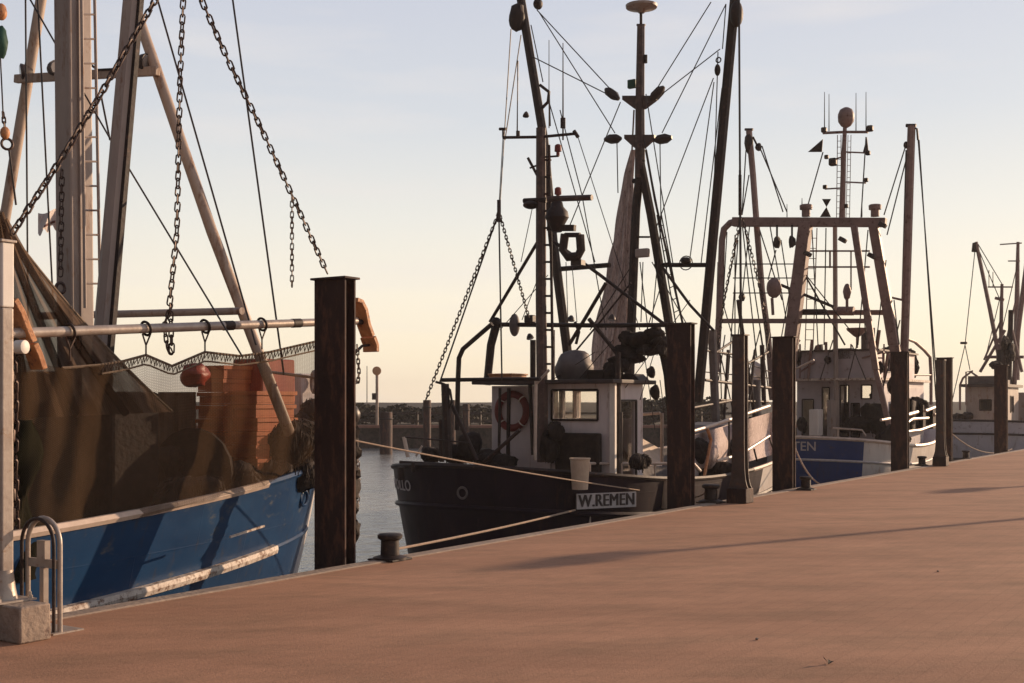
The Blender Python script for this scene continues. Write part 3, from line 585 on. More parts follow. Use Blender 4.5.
def wires(root, s, segs, wpx=1.0, t=None):
    for x0, y0, x1, y1 in segs:
        f_ = (lambda x, y: P(x, y, s=s)) if t is None else (lambda x, y: P(x, y, t=t)); wire(root, f_(x0, y0), f_(x1, y1), wpx)
def wall(mb, o, x, y, w, h, holes, th):
    """panel with openings; x,y unit directions, thickness inward along x cross y"""
    x, y = V(x), V(y); n = x.cross(y) * th; xs = sorted({0, w, *[a for q in holes for a in (q[0], q[2])]}); ys = sorted({0, h, *[a for q in holes for a in (q[1], q[3])]})
    def solid(i, j):
        if i < 0 or j < 0 or i >= len(xs) - 1 or j >= len(ys) - 1: return False
        cx, cy = (xs[i] + xs[i + 1]) / 2, (ys[j] + ys[j + 1]) / 2
        return not any(q[0] < cx < q[2] and q[1] < cy < q[3] for q in holes)
    o = V(o); pt = lambda a, b, k: o + x * a + y * b - n * k
    for i in range(len(xs) - 1):
        for j in range(len(ys) - 1):
            if not solid(i, j): continue
            a, b, c, d = xs[i], ys[j], xs[i + 1], ys[j + 1]
            mb.add([pt(a, b, 0), pt(c, b, 0), pt(c, d, 0), pt(a, d, 0)], [(0, 1, 2, 3)]); mb.add([pt(a, b, 1), pt(c, b, 1), pt(c, d, 1), pt(a, d, 1)], [(3, 2, 1, 0)])
            for (di, dj, e0, e1) in ((-1, 0, (a, d), (a, b)), (1, 0, (c, b), (c, d)), (0, -1, (a, b), (c, b)), (0, 1, (c, d), (a, d))):
                if not solid(i + di, j + dj): mb.add([pt(*e0, 0), pt(*e0, 1), pt(*e1, 1), pt(*e1, 0)], [(0, 1, 2, 3)])
def house(root, s0, s1, ta, tb_, z0, z1, aft=(), stbd=(), fore=(), port=(), m='house_white', nm='wheelhouse', th=.05):
    """deckhouse box from four walls with openings, window panes set in them. ta = starboard, tb_ = port"""
    m_ = MB(); w = tb_ - ta; l = s1 - s0; h = z1 - z0
    X, Y, Z = V((1, 0, 0)), V((0, 1, 0)), V((0, 0, 1))
    wall(m_, (s0, tb_, z0), -Y, Z, w, h, aft, th); wall(m_, (s0 + th + .001, ta, z0), X, Z, l - 2 * th - .002, h, stbd, th)
    wall(m_, (s1, ta, z0), Y, Z, w, h, fore, th); wall(m_, (s1 - th - .001, tb_, z0), -X, Z, l - 2 * th - .002, h, port, th)
    hs = m_.build(nm, m, root, smooth=False)
    for holes, o, x, n in ((aft, V((s0, tb_, z0)), -Y, V((1, 0, 0))), (stbd, V((s0 + th, ta, z0)), X, V((0, 1, 0))), (fore, V((s1, ta, z0)), Y, V((-1, 0, 0))), (port, V((s1 - th, tb_, z0)), -X, V((0, -1, 0)))):
        for q in holes:
            if len(q) > 4: continue
            g = MB(); c = o + x * ((q[0] + q[2]) / 2) + Z * ((q[1] + q[3]) / 2) + n * (th * .5); hw, hh = (q[2] - q[0]) / 2 - .002, (q[3] - q[1]) / 2 - .002
            g.plate([c - x * hw - Z * hh, c + x * hw - Z * hh, c + x * hw + Z * hh, c - x * hw + Z * hh], n * .008)
            fr = MB(); c2 = o + x * ((q[0] + q[2]) / 2) + Z * ((q[1] + q[3]) / 2) - n * .012
            for a, b in ((( -1, -1), (1, -1)), ((1, -1), (1, 1)), ((1, 1), (-1, 1)), ((-1, 1), (-1, -1))):
                fr.bar(c2 + x * a[0] * (hw + .02) + Z * a[1] * (hh + .02), c2 + x * b[0] * (hw + .02) + Z * b[1] * (hh + .02), .028, .035)
            f_ = fr.build('window', 'dark_metal', hs, smooth=False); f_['_o'] = hs['_o']
            g.build('pane', 'window_glass', hs, smooth=False)
    return hs
def text_on_hull(B, root, txt, size, pxc, pyc, side_hint, m, spread=1.0, bold=0.0, name='lettering'):
    """letters wrapped round the hull, upright, centred where the outline passes the given signed arc length"""
    cu = bpy.data.curves.new(name, 'FONT'); cu.body = txt; cu.size = size; cu.align_x = 'CENTER'; cu.align_y = 'CENTER'; cu.extrude = .003; cu.offset = bold; cu.space_character = spread; cu.resolution_u = 3
    to = bpy.data.objects.new('tmp', cu); C.objects.link(to); bpy.context.view_layer.update()
    me = bpy.data.meshes.new_from_object(to.evaluated_get(bpy.context.evaluated_depsgraph_get())); bpy.data.objects.remove(to)
    v = pyc; tab = [(0, 0)]; last = hp(B, 0, v, -1); a = 0
    for i in range(1, 801):
        p = hp(B, i / 1600, v, -1); a += (p - last).length; last = p; tab.append((a, i / 1600))
    def uof(x):
        x = abs(x)
        for (a0, u0), (a1, u1) in zip(tab, tab[1:]):
            if x <= a1: return u0 + (u1 - u0) * (x - a0) / (a1 - a0 + 1e-9)
        return .5
    zc = hp(B, uof(pxc), v, -1).z
    mb = MB()
    for w in me.vertices:
        x = pxc + w.co.x; sd = -1 if x > 0 else 1; u_ = uof(x); vv = v
        zt = hp(B, u_, 1, sd).z; vv = (zc + w.co.y - (ZW - .6)) / (zt - (ZW - .6))
        p = hp(B, u_, vv, sd); q1 = hp(B, min(1, u_ + .004), vv, sd); q2 = hp(B, max(0, u_ - .004), vv, sd); tt = (q1 - q2); tt.z = 0; tt.normalize()
        nn = V((tt.y, -tt.x, 0)) if sd < 0 else V((-tt.y, tt.x, 0))
        mb.v.append(p + nn * (.012 + w.co.z))
    mb.f = [tuple(p.vertices) for p in me.polygons]; mb.fm = [0] * len(mb.f)
    return mb.build(name, m, root, smooth=False)
def ladder(root, a0, a1, b0, b1, k, m, r=.012, nm='ladder'):
    m_ = MB(); a0, a1, b0, b1 = map(V, (a0, a1, b0, b1)); m_.tube([a0, a1], r, 6); m_.tube([b0, b1], r, 6)
    for i in range(1, k): f_ = i / k; m_.tube([a0.lerp(a1, f_), b0.lerp(b1, f_)], r * .7, 5)
    return m_.build(nm, m, root)
def lamp(root, c, dirv, k=.12, nm='work_light'):
    m_ = MB(); c = V(c); d = V(dirv).normalized(); m_.lathe(c, [(k * .35, -k * .9), (k * .8, -k * .3), (k, .3 * k), (k, k * .45)], 10, d); o = m_.build(nm, 'lamp_metal', root)
    g = MB(); g.lathe(c + d * k * .46, [(k * .85, 0), (k * .8, .01)], 10, d); g.build('lens', 'lens', o)
    return o

# ================================================================== blue trawler, left
BL = dict(lining='deck', sa=-13, sb=3.25, t0=2.95, hb=2.45, R=2.2, us=.2, zm=.46, ds=.3, db=.42, vd=.66, rake1=1.3, pw=3.4, fl=.5)
bl = thing('fishing_boat', (-5, 2.95, ZW), 'blue hulled fishing trawler with brown nets along its rail, moored at the left', 'fishing boat', 'fishing boats moored along the quay')
def paint_l(u, v, side): return 2 if v < .30 else 0
hull(BL, bl, paint_l, ['hull_blue', 'hull_white', 'antifoul'])
rail_along(BL, 1.0, .045, 0, .87).build('cap_rail', 'cap_rail', bl)
rail_along(BL, 1.0, .04, .87, 1).build('bow_cap_rail', 'hull_blue', bl)
m_ = MB()
def rr(u, v, o): return hp(BL, u, v, -1, o)
for side in (-1, 1):
    n_ = 50; g = [[hp(BL, .05 + .86 * i / n_, v_, side, o_) + V((0, 0, z_)) for i in range(n_ + 1)] for v_, o_, z_ in ((.66, .0, .05), (.66, .09, .045), (.66, .10, 0), (.66, .085, -.045), (.66, .0, -.05))]
    for j in range(4):
        b_ = len(m_.v); m_.v += g[j] + g[j + 1]; 
        for i in range(n_): m_.f.append((b_ + i, b_ + i + 1, b_ + n_ + 2 + i, b_ + n_ + 1 + i)); m_.fm.append(0)
m_.build('rub_rail', 'rub_rail', bl)
rail_along(BL, .66, .03, .91, 1.0).build('bow_strake', 'hull_blue', bl)
m_ = MB(); m_.bar(P(230, 537, t=.75) , P(264, 526, t=.85), .02, .02); m_.build('draught_mark', 'rub_rail', bl)
m_ = MB(); sp = [hp(BL, 1, v_ / 12, -1) + V((.012, 0, 0)) for v_ in range(2, 13)]; m_.tube(sp, .05, 8); m_.build('stem_bar', 'hull_white', bl)
# hull weld patch and hawse
m_ = MB(); c = hp(BL, .945, .86, -1); m_.torus(c + V((.0, -.02, 0)), .09, .02, (-.3, 1, 0), 18, 6); m_.build('hawse_ring', 'hull_blue', bl)
SM = -.5
def tp(nm, m, s, pts, w, w2=None, n=12): return tb(nm, m, bl, s, pts, w, w2, n)
# big mast: flat sided plate mast with an edge strip
m_ = MB(); a, b = P(76, 400, t=2.9), P(72.5, -14, t=2.9); wa = L(27, 0, a)
m_.bar(a, b, wa, wa * .9, up=V((0, 1, 0))); m_.build('main_mast', 'mast_paint', bl, smooth=False, bevel=.02)
m_ = MB(); w_ = wa * .5 + .006; off = V((-wa * .48, 0, 0)); m_.bar(a + V((-wa * .1, -wa * .5, 0)), b + V((-wa * .1, -wa * .5, 0)), .03, .03); m_.build('mast_seam', 'mast_paint', bl, smooth=False)
ladder(bl, P(85, 308, t=2.62), P(81.5, -10, t=2.62), P(100.5, 308, t=2.62), P(94.5, -10, t=2.62), 13, 'mast_paint', .016)
m_ = MB(); a, b = P(99, 392, t=2.0), P(134.5, -14, t=2.0); m_.tube([a, b], L(10.5, 0, a), 8, L(10, 0, b)); m_.build('outrigger_boom', 'mast_paint', bl)
m_ = MB(); m_.bar(a + V((-.0, -.12, 0)), b + V((0, -.11, 0)), .05, .05); m_.build('boom_track', 'dark_metal', bl, smooth=False)
tp('gantry_leg', 'mast_yellow', .5, [(-2, 260), (43, -12)], 10.5)
m_ = MB(); m_.tube([P(297, 452, t=1.7), P(286, 424, t=1.25), P(212, 232, s=.5), P(140, 22, s=.5), P(128, -14, s=.5)], .062, 12); m_.build('gantry_leg', 'mast_yellow', bl)
tp('gantry_brace', 'mast_paint', .5, [(40, 316), (242, 311)], 7.5, 7.5)
m_ = MB(); a, b = P(14, 80, t=4.3), P(160, 71, t=2.9); a = P(16, 79, s=.42); b = P(158, 71, s=.42); m_.bar(a, b, .07, .10); m_.build('crosstree', 'mast_yellow', bl, smooth=False, bevel=.01)
for x, y, d in ((25, 72, (-.7, .4, -.1)), (54, 69, (0, -1, 0)), (143, 62, (.3, -.9, -.2))):
    lamp(bl, P(x, y, s=.42), d, .10)
m_ = MB(); m_.tube([P(x, y, s=.38) for x, y in ((84, 70), (90, 64), (98, 70), (118, 69))], .015, 5); m_.build('cable', 'dark_metal', bl)
wires(bl, -.5, [(25.5, -5, 28, 320), (37.5, -5, 53, 300), (27, -6, 59, 50), (84, 93, 112, 142), (128, 167, 242, 356)], 1.9)
wires(bl, .6, [(156, -6, 256, 345), (232, -6, 284, 375), (101, 95, 110, 140)], 2.1)
m_ = MB(); a, b = P(265, 418, t=2.4), P(300, 380, t=2.4)
# winch and gear seen through the net
m_ = MB(); a = P(132, 470, t=2.6); m_.box(P(112, 520, t=2.6), P(160, 392, t=2.6) + V((0, .9, 0)), rz=0); m_.build('winch_housing', 'dark_gear', bl, smooth=False, bevel=.04)
m_ = MB(); c = P(215, 470, t=2.7); m_.lathe(c, [(.5, -.5), (.5, -.45), (.25, -.42), (.25, .42), (.5, .45), (.5, .5)], 18, V((1, .3, 0))); m_.build('winch_drum', 'dark_gear', bl)
m_ = MB(); c = P(297, 395, t=3.6); m_.box(c + V((-.45, -.5, -.9)), c + V((.45, .5, .28)), taper=.9); m_.build('locker', 'house_white', bl, smooth=False, bevel=.03)
m_ = MB(); m_.torus(P(314, 382, t=3.0), .13, .03, (.7, -.5, 0), 18, 8); m_.build('ring_fitting', 'mast_paint', bl)
tp('deck_rail', 'mast_paint', 1.2, [(270, 372), (318, 378)], 3)
m_ = MB(); c = P(100, 420, t=3.6); 
m_.box(P(60, 480, t=3.8), P(108, 372, t=3.8) + V((0, .8, 0))); m_.build('deck_cabin', 'mast_yellow', bl, smooth=False, bevel=.04)
for x0, x1, y0, y1, tt in ((4, 113, 372, 545, 3.2), (158, 196, 392, 505, 3.0)):
    m_ = MB(); m_.grid(lambda u, v: P(lerp(x0, x1, u), lerp(y0, y1, v), t=tt + .02 * math.sin(u * 17 + v * 3) + .1 * noise.noise(V((u * 4, v * 3, x0)))), 30, 16); m_.build('hung_spare_net', 'sail_brown', bl)
for k, (x, y, r_) in enumerate(((205, 462, .30), (180, 470, .3), (300, 435, .24), (316, 420, .22))):
    heap(bl, P(x, y, t=2.9), (r_ * 1.2, r_, r_ * 1.1), k + 200)
heap(bl, P(291, 442, t=1.5), (.26, .22, .26), 77)
# heap of dark net at the bow end
for k, (x, y, r_) in enumerate(((302, 444, .32), (240, 486, .28), (190, 502, .35), (300, 470, .30), (275, 474, .26))):
    heap(bl, P(x, y, t=2.2), (r_ * 1.2, r_, r_ * .9), k)

# orange fish crates in two stacks on the deck
def crate(mr, root, name='fish_crate'):
    pass
cw, cd, ch = .62, .42, .16
def make_crate(o, label, material):
    t_ = thing('fish_crate', o, label, 'fish crate', 'orange fish crates stacked on deck'); x0, y0, z0 = o
    m_ = MB(); m_.box((x0 - cw / 2, y0 - cd / 2, z0), (x0 + cw / 2, y0 + cd / 2, z0 + .02)); m_.build('base', material, t_, smooth=False)
    m_ = MB(); e_ = .015
    for zz0, zz1 in ((.022, .105),):
        m_.box((x0 - cw / 2, y0 - cd / 2, z0 + zz0), (x0 + cw / 2, y0 - cd / 2 + e_, z0 + zz1)); m_.box((x0 - cw / 2, y0 + cd / 2 - e_, z0 + zz0), (x0 + cw / 2, y0 + cd / 2, z0 + zz1))
        m_.box((x0 - cw / 2, y0 - cd / 2 + e_ + .001, z0 + zz0), (x0 - cw / 2 + e_, y0 + cd / 2 - e_ - .001, z0 + zz1)); m_.box((x0 + cw / 2 - e_, y0 - cd / 2 + e_ + .001, z0 + zz0), (x0 + cw / 2, y0 + cd / 2 - e_ - .001, z0 + zz1))
    m_.build('wall', material, t_, smooth=False)
    m_ = MB(); k = .022
    for a, b, c_, d_ in ((-cw / 2 - k, -cd / 2 - k, cw / 2 + k, -cd / 2 + .012), (-cw / 2 - k, cd / 2 - .012, cw / 2 + k, cd / 2 + k), (-cw / 2 - k, -cd / 2 + .013, -cw / 2 + .012, cd / 2 - .013), (cw / 2 - .012, -cd / 2 + .013, cw / 2 + k, cd / 2 - .013)):
        m_.box((x0 + a, y0 + b, z0 + .106), (x0 + c_, y0 + d_, z0 + .15))
    m_.build('rim', material, t_, smooth=False); return t_
stacks = [((263, 462), 2.35, 8, 'tall stack beside the slanting leg'), ((231, 462), 2.75, 9, 'leftmost stack behind the net')]
cproto = None
for (px, py), tt, k, nm in stacks:
    b = P(px, py, t=tt); ztop = P(px, 391 if px > 250 else 366, t=tt).z
    for i in range(k):
        z_ = ztop - .155 * (i + 1); p = V((b.x + .012 * ((i * 7) % 3 - 1), b.y + .012 * ((i * 5) % 3 - 1), z_))
        lb = 'orange fish crate, %s from top of the %s' % (ordinal(i), nm)
        if i == k - 1: lb = 'orange fish crate at the bottom of the ' + nm
        if cproto is None: cproto = make_crate(p, lb, 'orange_plastic'); cp0 = p
        else:
            c_ = copy_tree(cproto, None, W(p) - W(cp0)); c_['label'] = lb
m_ = MB(); c = P(195, 376, t=2.4); m_.ball(c, (.15, .15, .13), 20, .35, 3); solo('float', m_, 'red_plastic', c, 'big round red float above the net header', 'float')
m_ = MB(); m_.box(P(180, 372, t=2.62) , P(256, 342, t=2.62) + V((0, .3, 0))) if False else None
c = P(272, 378, t=2.6); m_ = MB(); m_.box(c + V((-.42, -.25, -.3)), c + V((.15, .25, .22)), taper=.97); solo('fish_bin', m_, 'red_plastic', c, 'red plastic fish bin beside the slanting leg of the blue trawler', 'bin', smooth=False, bevel=.02)

# ------------------------------------------------------------------ beam trawl with its shoes, alongside the blue trawler
TB = .85
a, b = P(6, 333.5, t=TB), P(356, 321, t=TB)
tw = thing('trawl_beam', a, 'long pale steel trawl beam with orange rusty shoes, hung above the blue hull', 'trawl beam')
m_ = MB(); m_.tube([a, b], .043, 14); beam_ = m_.build('beam', 'galvanised', tw)
for x in (228, 296): 
    p = P(x, 333.5 - (x - 6) * .0357, t=TB); d = (b - a).normalized(); mm = MB(); mm.tube([p - d * .06, p + d * .06], .048, 14); mm.build('sleeve', 'dark_metal', tw)
for x in (70, 146, 205, 262):
    p = P(x, 333.5 - (x - 6) * .0357, t=TB); mm = MB(); mm.torus(p, .062, .013, (1, 0, .3), 20, 6); rg = mm.build('ring', 'dark_metal', tw)
    lo = p + V((0, 0, -.13)); q_ = MB()
    q_.tube([p + V((-.04, 0, -.05)), lo + V((0, 0, -.02)), lo + V((0, 0, -.12))], .008, 5); q_.tube([p + V((.05, 0, -.05)), lo + V((0, 0, -.02))], .008, 5); q_.build('strop', 'chain_steel', tw)
def shoe(pts, w, dx):
    mm = MB(); k = len(pts); q_ = [P(x, y, t=TB) for x, y in pts]; th = .025; hw = w / 2; vs = []
    for i, p in enumerate(q_):
        d = (q_[min(i + 1, k - 1)] - q_[max(i - 1, 0)]).normalized(); n_ = V((d.z, 0, -d.x)).normalized()
        for a_, b_ in ((-hw, -th), (hw, -th), (hw, th), (-hw, th)): vs.append(p + V((0, a_, 0)) + n_ * b_)
    fs = []
    for i in range(k - 1):
        for j in range(4): fs.append((i * 4 + j, i * 4 + (j + 1) % 4, i * 4 + 4 + (j + 1) % 4, i * 4 + 4 + j))
    fs += [(3, 2, 1, 0), tuple(len(vs) - 4 + j for j in range(4))]; mm.add(vs, fs)
    o = mm.build('trawl_shoe', 'shoe_rust', tw, bevel=.006); return o
shoe([(352, 300), (357, 302), (361, 310), (364, 325), (368, 336)], .17, 0)
shoe([(368, 337), (371, 345), (371, 352)], .20, 0)
shoe([(10, 300), (17, 312), (23, 328), (29, 342)], .16, 0)
shoe([(29.5, 344), (34, 354), (39, 369)], .17, 0)
mm = MB(); mm.lathe(P(21, 347, t=TB - .12), [(.035, -.05), (.055, -.04), (.055, .04), (.035, .05)], 16, V((-.3, 1, 0))); mm.build('roller', 'white_paint', tw)
mm = MB(); mm.tube([P(x, y, t=TB) for x, y in ((356, 352), (362, 346), (369, 345))], .016, 6); mm.tube([P(x, y, t=TB) for x, y in ((362, 322), (352, 322))], .03, 8); mm.build('shoe_bracket', 'dark_metal', tw)
mm = MB(); mm.tube([P(x, y, t=TB) for x, y in ((8, 336), (12, 350), (20, 352), (30, 348))], .03, 6); mm.build('shoe_bracket', 'dark_metal', tw)
# bridle chains
def chain_thing(pts, ll, r_, lb, t=TB, nm='chain', m='chain_steel'):
    q_ = [P(x, y, t=t) if len(w) == 0 else P(x, y, t=w[0]) for x, y, *w in pts]; mm = MB(); mm.chain(q_, ll, r_); return solo(nm, mm, m, q_[0], lb, 'chain', 'chains hanging round the blue trawler')
chain_thing([(160, -8), (102, 92), (62, 158), (8, 240)], .125, .0135, 'heavy bridle chain crossing the pale mast down to the left end of the trawl beam')
chain_thing([(198, -8, .85), (228, 60, .85), (262, 130, .87), (296, 204, .9), (329, 277, .95)], .125, .0125, 'heavy bridle chain slanting down to the top of the nearest pile')
chain_thing([(183.5, -8), (180, 80), (177, 230), (170, 300), (172, 355)], .12, .0105, 'long chain hanging straight down beside the slanting pale leg')
chain_thing([(172, 305), (164, 325), (167, 345), (173, 357)], .10, .010, 'short slack chain loop beside the straight hanging chain')
chain_thing([(292, 196), (292, 288)], .09, .008, 'thin loose chain end dangling left of the nearest pile')
chain_thing([(62, 170, 2.2), (60.5, 280, 2.2)], .12, .010, 'chain hanging in front of the thick pale mast')
c = P(60.5, 288, t=2.2); mm = MB(); mm.torus(c, .05, .016, (0, 1, 0), 16, 6); mm.tube([c + V((0, 0, -.05)), P(61, 315, t=2.2)], .015, 6); solo('shackle', mm, 'chain_steel', c, 'dark shackle and strop below the chain on the thick pale mast', 'shackle')
chain_thing([(12, 352), (15, 400), (14, 470), (17, 545)], .13, .016, 'bunched chain hanging from the left shoe beside the pale post')
chain_thing([(8, 350), (10, 410), (18, 450), (12, 520)], .13, .016, 'second bunched chain behind the left shoe, nearest the pale post', t=TB + .08)
chain_thing([(353, 345), (354, 375), (353, 408)], .085, .010, 'short chain below the right trawl shoe, nearest the pile')
chain_thing([(357, 345), (359, 372), (358, 382), (352, 384)], .085, .010, 'looped short chain below the right trawl shoe, farther from the pile')
c = P(352, 415, t=TB); mm = MB(); mm.ball(c, (.09, .09, .11), 14, .1); solo('float', mm, 'float_black', c, 'black float hanging right of the nearest pile', 'float')
mm = MB(); c = P(351.5, 470, t=TB); 
for k in range(6): mm.ball(P(351 + (k % 2) * 2, 430 + k * 20, t=TB), (.075, .08, .13), 12, .7, k)
solo('net_bundle', mm, 'dark_gear', c, 'dark bundle of net hanging just right of the nearest pile', 'net')
chain_thing([(355, 440), (359, 470), (358, 505), (353, 515)], .08, .009, 'pale chain mesh looped on the net bundle right of the nearest pile', m='mast_paint')
# block and tackle at top left
mm = MB(); c = P(1, 42, t=1.2); mm.ball(c, (.055, .055, .13), 12, .3); solo('float', mm, 'float_green', c, 'green net float at the top left corner', 'float')
mm = MB(); c = P(1, 12, t=1.2); mm.ball(c, (.05, .05, .07), 12, .1); solo('float', mm, 'shoe_rust', c, 'rusty brown float above the green one, top left corner', 'float')
tk = thing('hoist_tackle', P(5, 130, t=1.2), 'dark hoist wire with block and hook at the upper left edge', 'tackle')
wire(tk, P(0, 50, t=1.2), P(3, 112, t=1.2), 1.5, nm='wire'); 
mm = MB(); mm.ball(P(5, 133, t=1.2), (.04, .04, .055), 10); mm.build('block', 'shoe_rust', tk)
mm = MB(); mm.torus(P(7, 144, t=1.2), .045, .012, (.3, 1, 0), 14, 6); mm.build('hook', 'chain_steel', tk)
wire(tk, P(9, 149, t=1.2), P(16, 205, t=1.2), 2.2, nm='wire')
mm = MB(); mm.chain([P(3, 112, t=1.2), P(5, 130, t=1.2)], .07, .009); mm.build('link_chain', 'chain_steel', tk)
# nets
net = thing('trawl_net', P(160, 360, t=1.0), 'wide brown trawl net hung from the beam down along the blue hull', 'net')
hdr = [(8, 352), (30, 362), (62, 368), (100, 365), (124, 361), (146, 355), (172, 366), (205, 352), (240, 356), (270, 352), (300, 345), (340, 336)]
ftr = [(8, 560), (60, 540), (120, 524), (180, 507), (230, 494), (265, 486), (290, 470), (340, 452)]
def interp(pl, x):
    for (x0, y0), (x1, y1) in zip(pl, pl[1:]):
        if x <= x1: k = (x - x0) / (x1 - x0); return y0 + (y1 - y0) * k
    return pl[-1][1]
def main_net(u, v):
    x = 8 + u * 332; yt, yb = interp(hdr, x), interp(ftr, x)
    tt = .92 + .022 * math.sin(u * 23 + v) * (.3 + v) + .022 * math.sin(u * 61 + 5 * v + 2 * math.sin(u * 9)) * (1 - v * .5) + .05 * noise.noise(V((u * 9, v * 4, 2))) + .1 * v
    return P(x, yt + (yb - yt) * v, t=tt)
m_ = MB(); m_.grid(main_net, 170, 60); m_.build('mesh_panel', 'net_brown', net)
m_ = MB(); m_.tube([P(x, y, t=.92) for x, y in hdr[2:]], .013, 6); m_.build('header_rope', 'rope_dark', net)
m_ = MB()
for k in range(70):   # lacing along the header
    x = 102 + k * 3.2; y = interp(hdr, x); r_ = .5 + .5 * math.sin(k * 1.7)
    m_.tube([P(x, y - 1, t=.91), P(x + 1.6 * r_, y + 6 + 2 * r_, t=.90), P(x + 3, y + 1, t=.91)], .006, 4)
m_.tube([P(x, interp(hdr, x) + 9, t=.90) for x in range(102, 326, 6)], .009, 5)
m_.build('lacing', 'rope_dark', net)
net2 = thing('cod_end_net', P(4, 232, t=1.2), 'dark brown net hoisted to the upper left and fanning down to the beam', 'net')
def fan(u, v):
    xb, yb = lerp(-20, 172, u), lerp(420, 412, u); xa, ya = lerp(-12, 6, u), 228 - 30 * (1 - u)
    cv = 4 * v * (1 - v); x = lerp(xa, xb, v); y = lerp(ya, yb, v) + cv * 9 * (u)
    return P(x, y, t=1.15 + .12 * math.sin(u * 26 + v) * v + .05 * math.sin(u * 57) * v)
m_ = MB(); m_.grid(fan, 90, 40); m_.build('mesh_panel', 'net_dark', net2)
m_ = MB(); m_.tube([fan(1, k / 20) for k in range(21)], .018, 6); m_.build('edge_rope', 'rope_dark', net2)
for uu in (.25, .5, .75):
    m_ = MB(); m_.tube([fan(uu, k / 20) + V((0, -.03, 0)) for k in range(21)], .035, 6); m_.build('gathered_fold', 'net_dark', net2)
def bag(u, v):
    a_ = u * 2 * math.pi; c = P(17, 420 + v * 160, t=1.0); r_ = .13 + .05 * math.sin(v * 9) + .03 * math.sin(a_ * 3 + v * 14)
    return c + V((math.cos(a_) * r_, math.sin(a_) * r_, 0))
m_ = MB(); m_.grid(bag, 24, 30); solo('net_bag', m_, 'net_green', P(17, 500, t=1.0), 'dark green net bunched behind the pale post at the left edge', 'net')
# tattered flag
fl = thing('flag', P(60, 232, t=7), 'tattered pale flag flying behind the thick pale mast', 'flag')
def flagf(u, v):
    x = 38 + u * 24; y = 213 + v * 19 + 1.6 * math.sin(u * 6 + v) ; y += (3 if v > .8 else 0) * math.sin(u * 19)
    return P(x, y - u * 4, t=7 + .1 * math.sin(u * 9 + v * 3))
m_ = MB(); m_.grid(flagf, 24, 12); m_.build('cloth', 'flag_white', fl)
m_ = MB(); m_.grid(lambda u, v: flagf(.15 + u * .8, .62 + v * .13) + V((0, -.012, 0)), 20, 3); m_.build('stripe', 'flag_dark', fl)
wire(fl, P(62, 205, t=7), P(62, 250, t=7), 1.5, nm='staff')

# ================================================================== dark navy trawler, middle
BA = dict(lining='tarp_grey', sa=6.6, sb=20.5, t0=3.1, hb=2.4, R=2.6, us=.22, e=.85, zm=.30, ds=.32, db=.62, vd=.68, rake0=.5, rake1=1.6, pw=2.2, fl=.5)
ba = thing('fishing_boat', (8, 3.35, ZW), 'dark navy fishing trawler with white wheelhouse, seen from its rounded stern', 'fishing boat', 'fishing boats moored along the quay')
def paint_a(u, v, side): return 2 if v < .34 else (1 if (u > .55 and v > .62) else 0)
hull(BA, ba, paint_a, ['hull_navy', 'hull_white', 'antifoul'])
rail_along(BA, 1.0, .04, 0, .5).build('cap_rail', 'dark_metal', ba)
rail_along(BA, 1.0, .04, .5, 1).build('bow_cap_rail', 'cap_rail', ba)
rail_along(BA, .72, .045, 0, .97, off=.02).build('rub_rail', 'hull_navy', ba)
rail_along(BA, .44, .05, .5, .99, off=.02).build('lower_rub_rail', 'hull_white', ba)
def port_arc(B, v, px):
    last = hp(B, 0, v, 1); a = 0
    for i in range(1, 800):
        p = hp(B, i / 3200, v, 1); a += (p - last).length; last = p; w = W(p)
        if CX + FPX * w.x / w.y <= px: return a
    return a
text_on_hull(BA, ba, 'APOLLO', .25, -port_arc(BA, .86, 412) - .50, .86, -1, 'letter_grey', 1.0, .002, 'name_lettering')
# name board with the home port
def board(x0, x1, s_mid):
    pass
def arc_of_px(B, v, px):
    last = hp(B, 0, v, -1); a = 0
    for i in range(1, 1600):
        p = hp(B, i / 1600 * .8, v, -1); a += (p - last).length; last = p; w = W(p)
        if CX + FPX * w.x / w.y >= px and i > 5: return a, i / 1600 * .8
    return a, .8
a0, u0_ = arc_of_px(BA, .8, 573); a1, u1_ = arc_of_px(BA, .8, 632)
p0, p1 = hp(BA, u0_, .8, -1), hp(BA, u1_, .8, -1)
zb_t, zb_b = P(573, 493.5, s=p0.x).z, P(573, 509, s=p0.x).z
dd = (p1 - p0); dd.z = 0; ln = dd.length; dd.normalize(); nn = V((dd.y, -dd.x, 0))
oc = V((p0.x, p0.y, zb_b)) + nn * .10
m_ = MB(); hgt = zb_t - zb_b
m_.plate([oc, oc + dd * ln, oc + dd * ln + V((0, 0, hgt)), oc + V((0, 0, hgt))], nn * .03); nb = m_.build('name_board', 'letter_grey', ba, smooth=False, bevel=.004)
cu = bpy.data.curves.new('port_lettering', 'FONT'); cu.body = 'W.REMEN'; cu.size = hgt * 1.12; cu.align_x = 'CENTER'; cu.align_y = 'CENTER'; cu.extrude = .004; cu.offset = 0; cu.space_character = 1.05
to = bpy.data.objects.new('tmp', cu); C.objects.link(to); bpy.context.view_layer.update()
me = bpy.data.meshes.new_from_object(to.evaluated_get(bpy.context.evaluated_depsgraph_get())); bpy.data.objects.remove(to)
wd = max(v_.co.x for v_ in me.vertices) - min(v_.co.x for v_ in me.vertices); kx = ln * .93 / wd
mid = oc + dd * ln / 2 + V((0, 0, hgt / 2)) + nn * .021
m_ = MB()
for k in range(4): m_.add([mid + dd * (v_.co.x * kx + (k - 1.5) * .0042) + V((0, 0, v_.co.y)) + nn * (v_.co.z + k * .0012) for v_ in me.vertices], [tuple(p.vertices) for p in me.polygons])
lt = m_.build('port_lettering', 'letter_dark', nb, smooth=False)
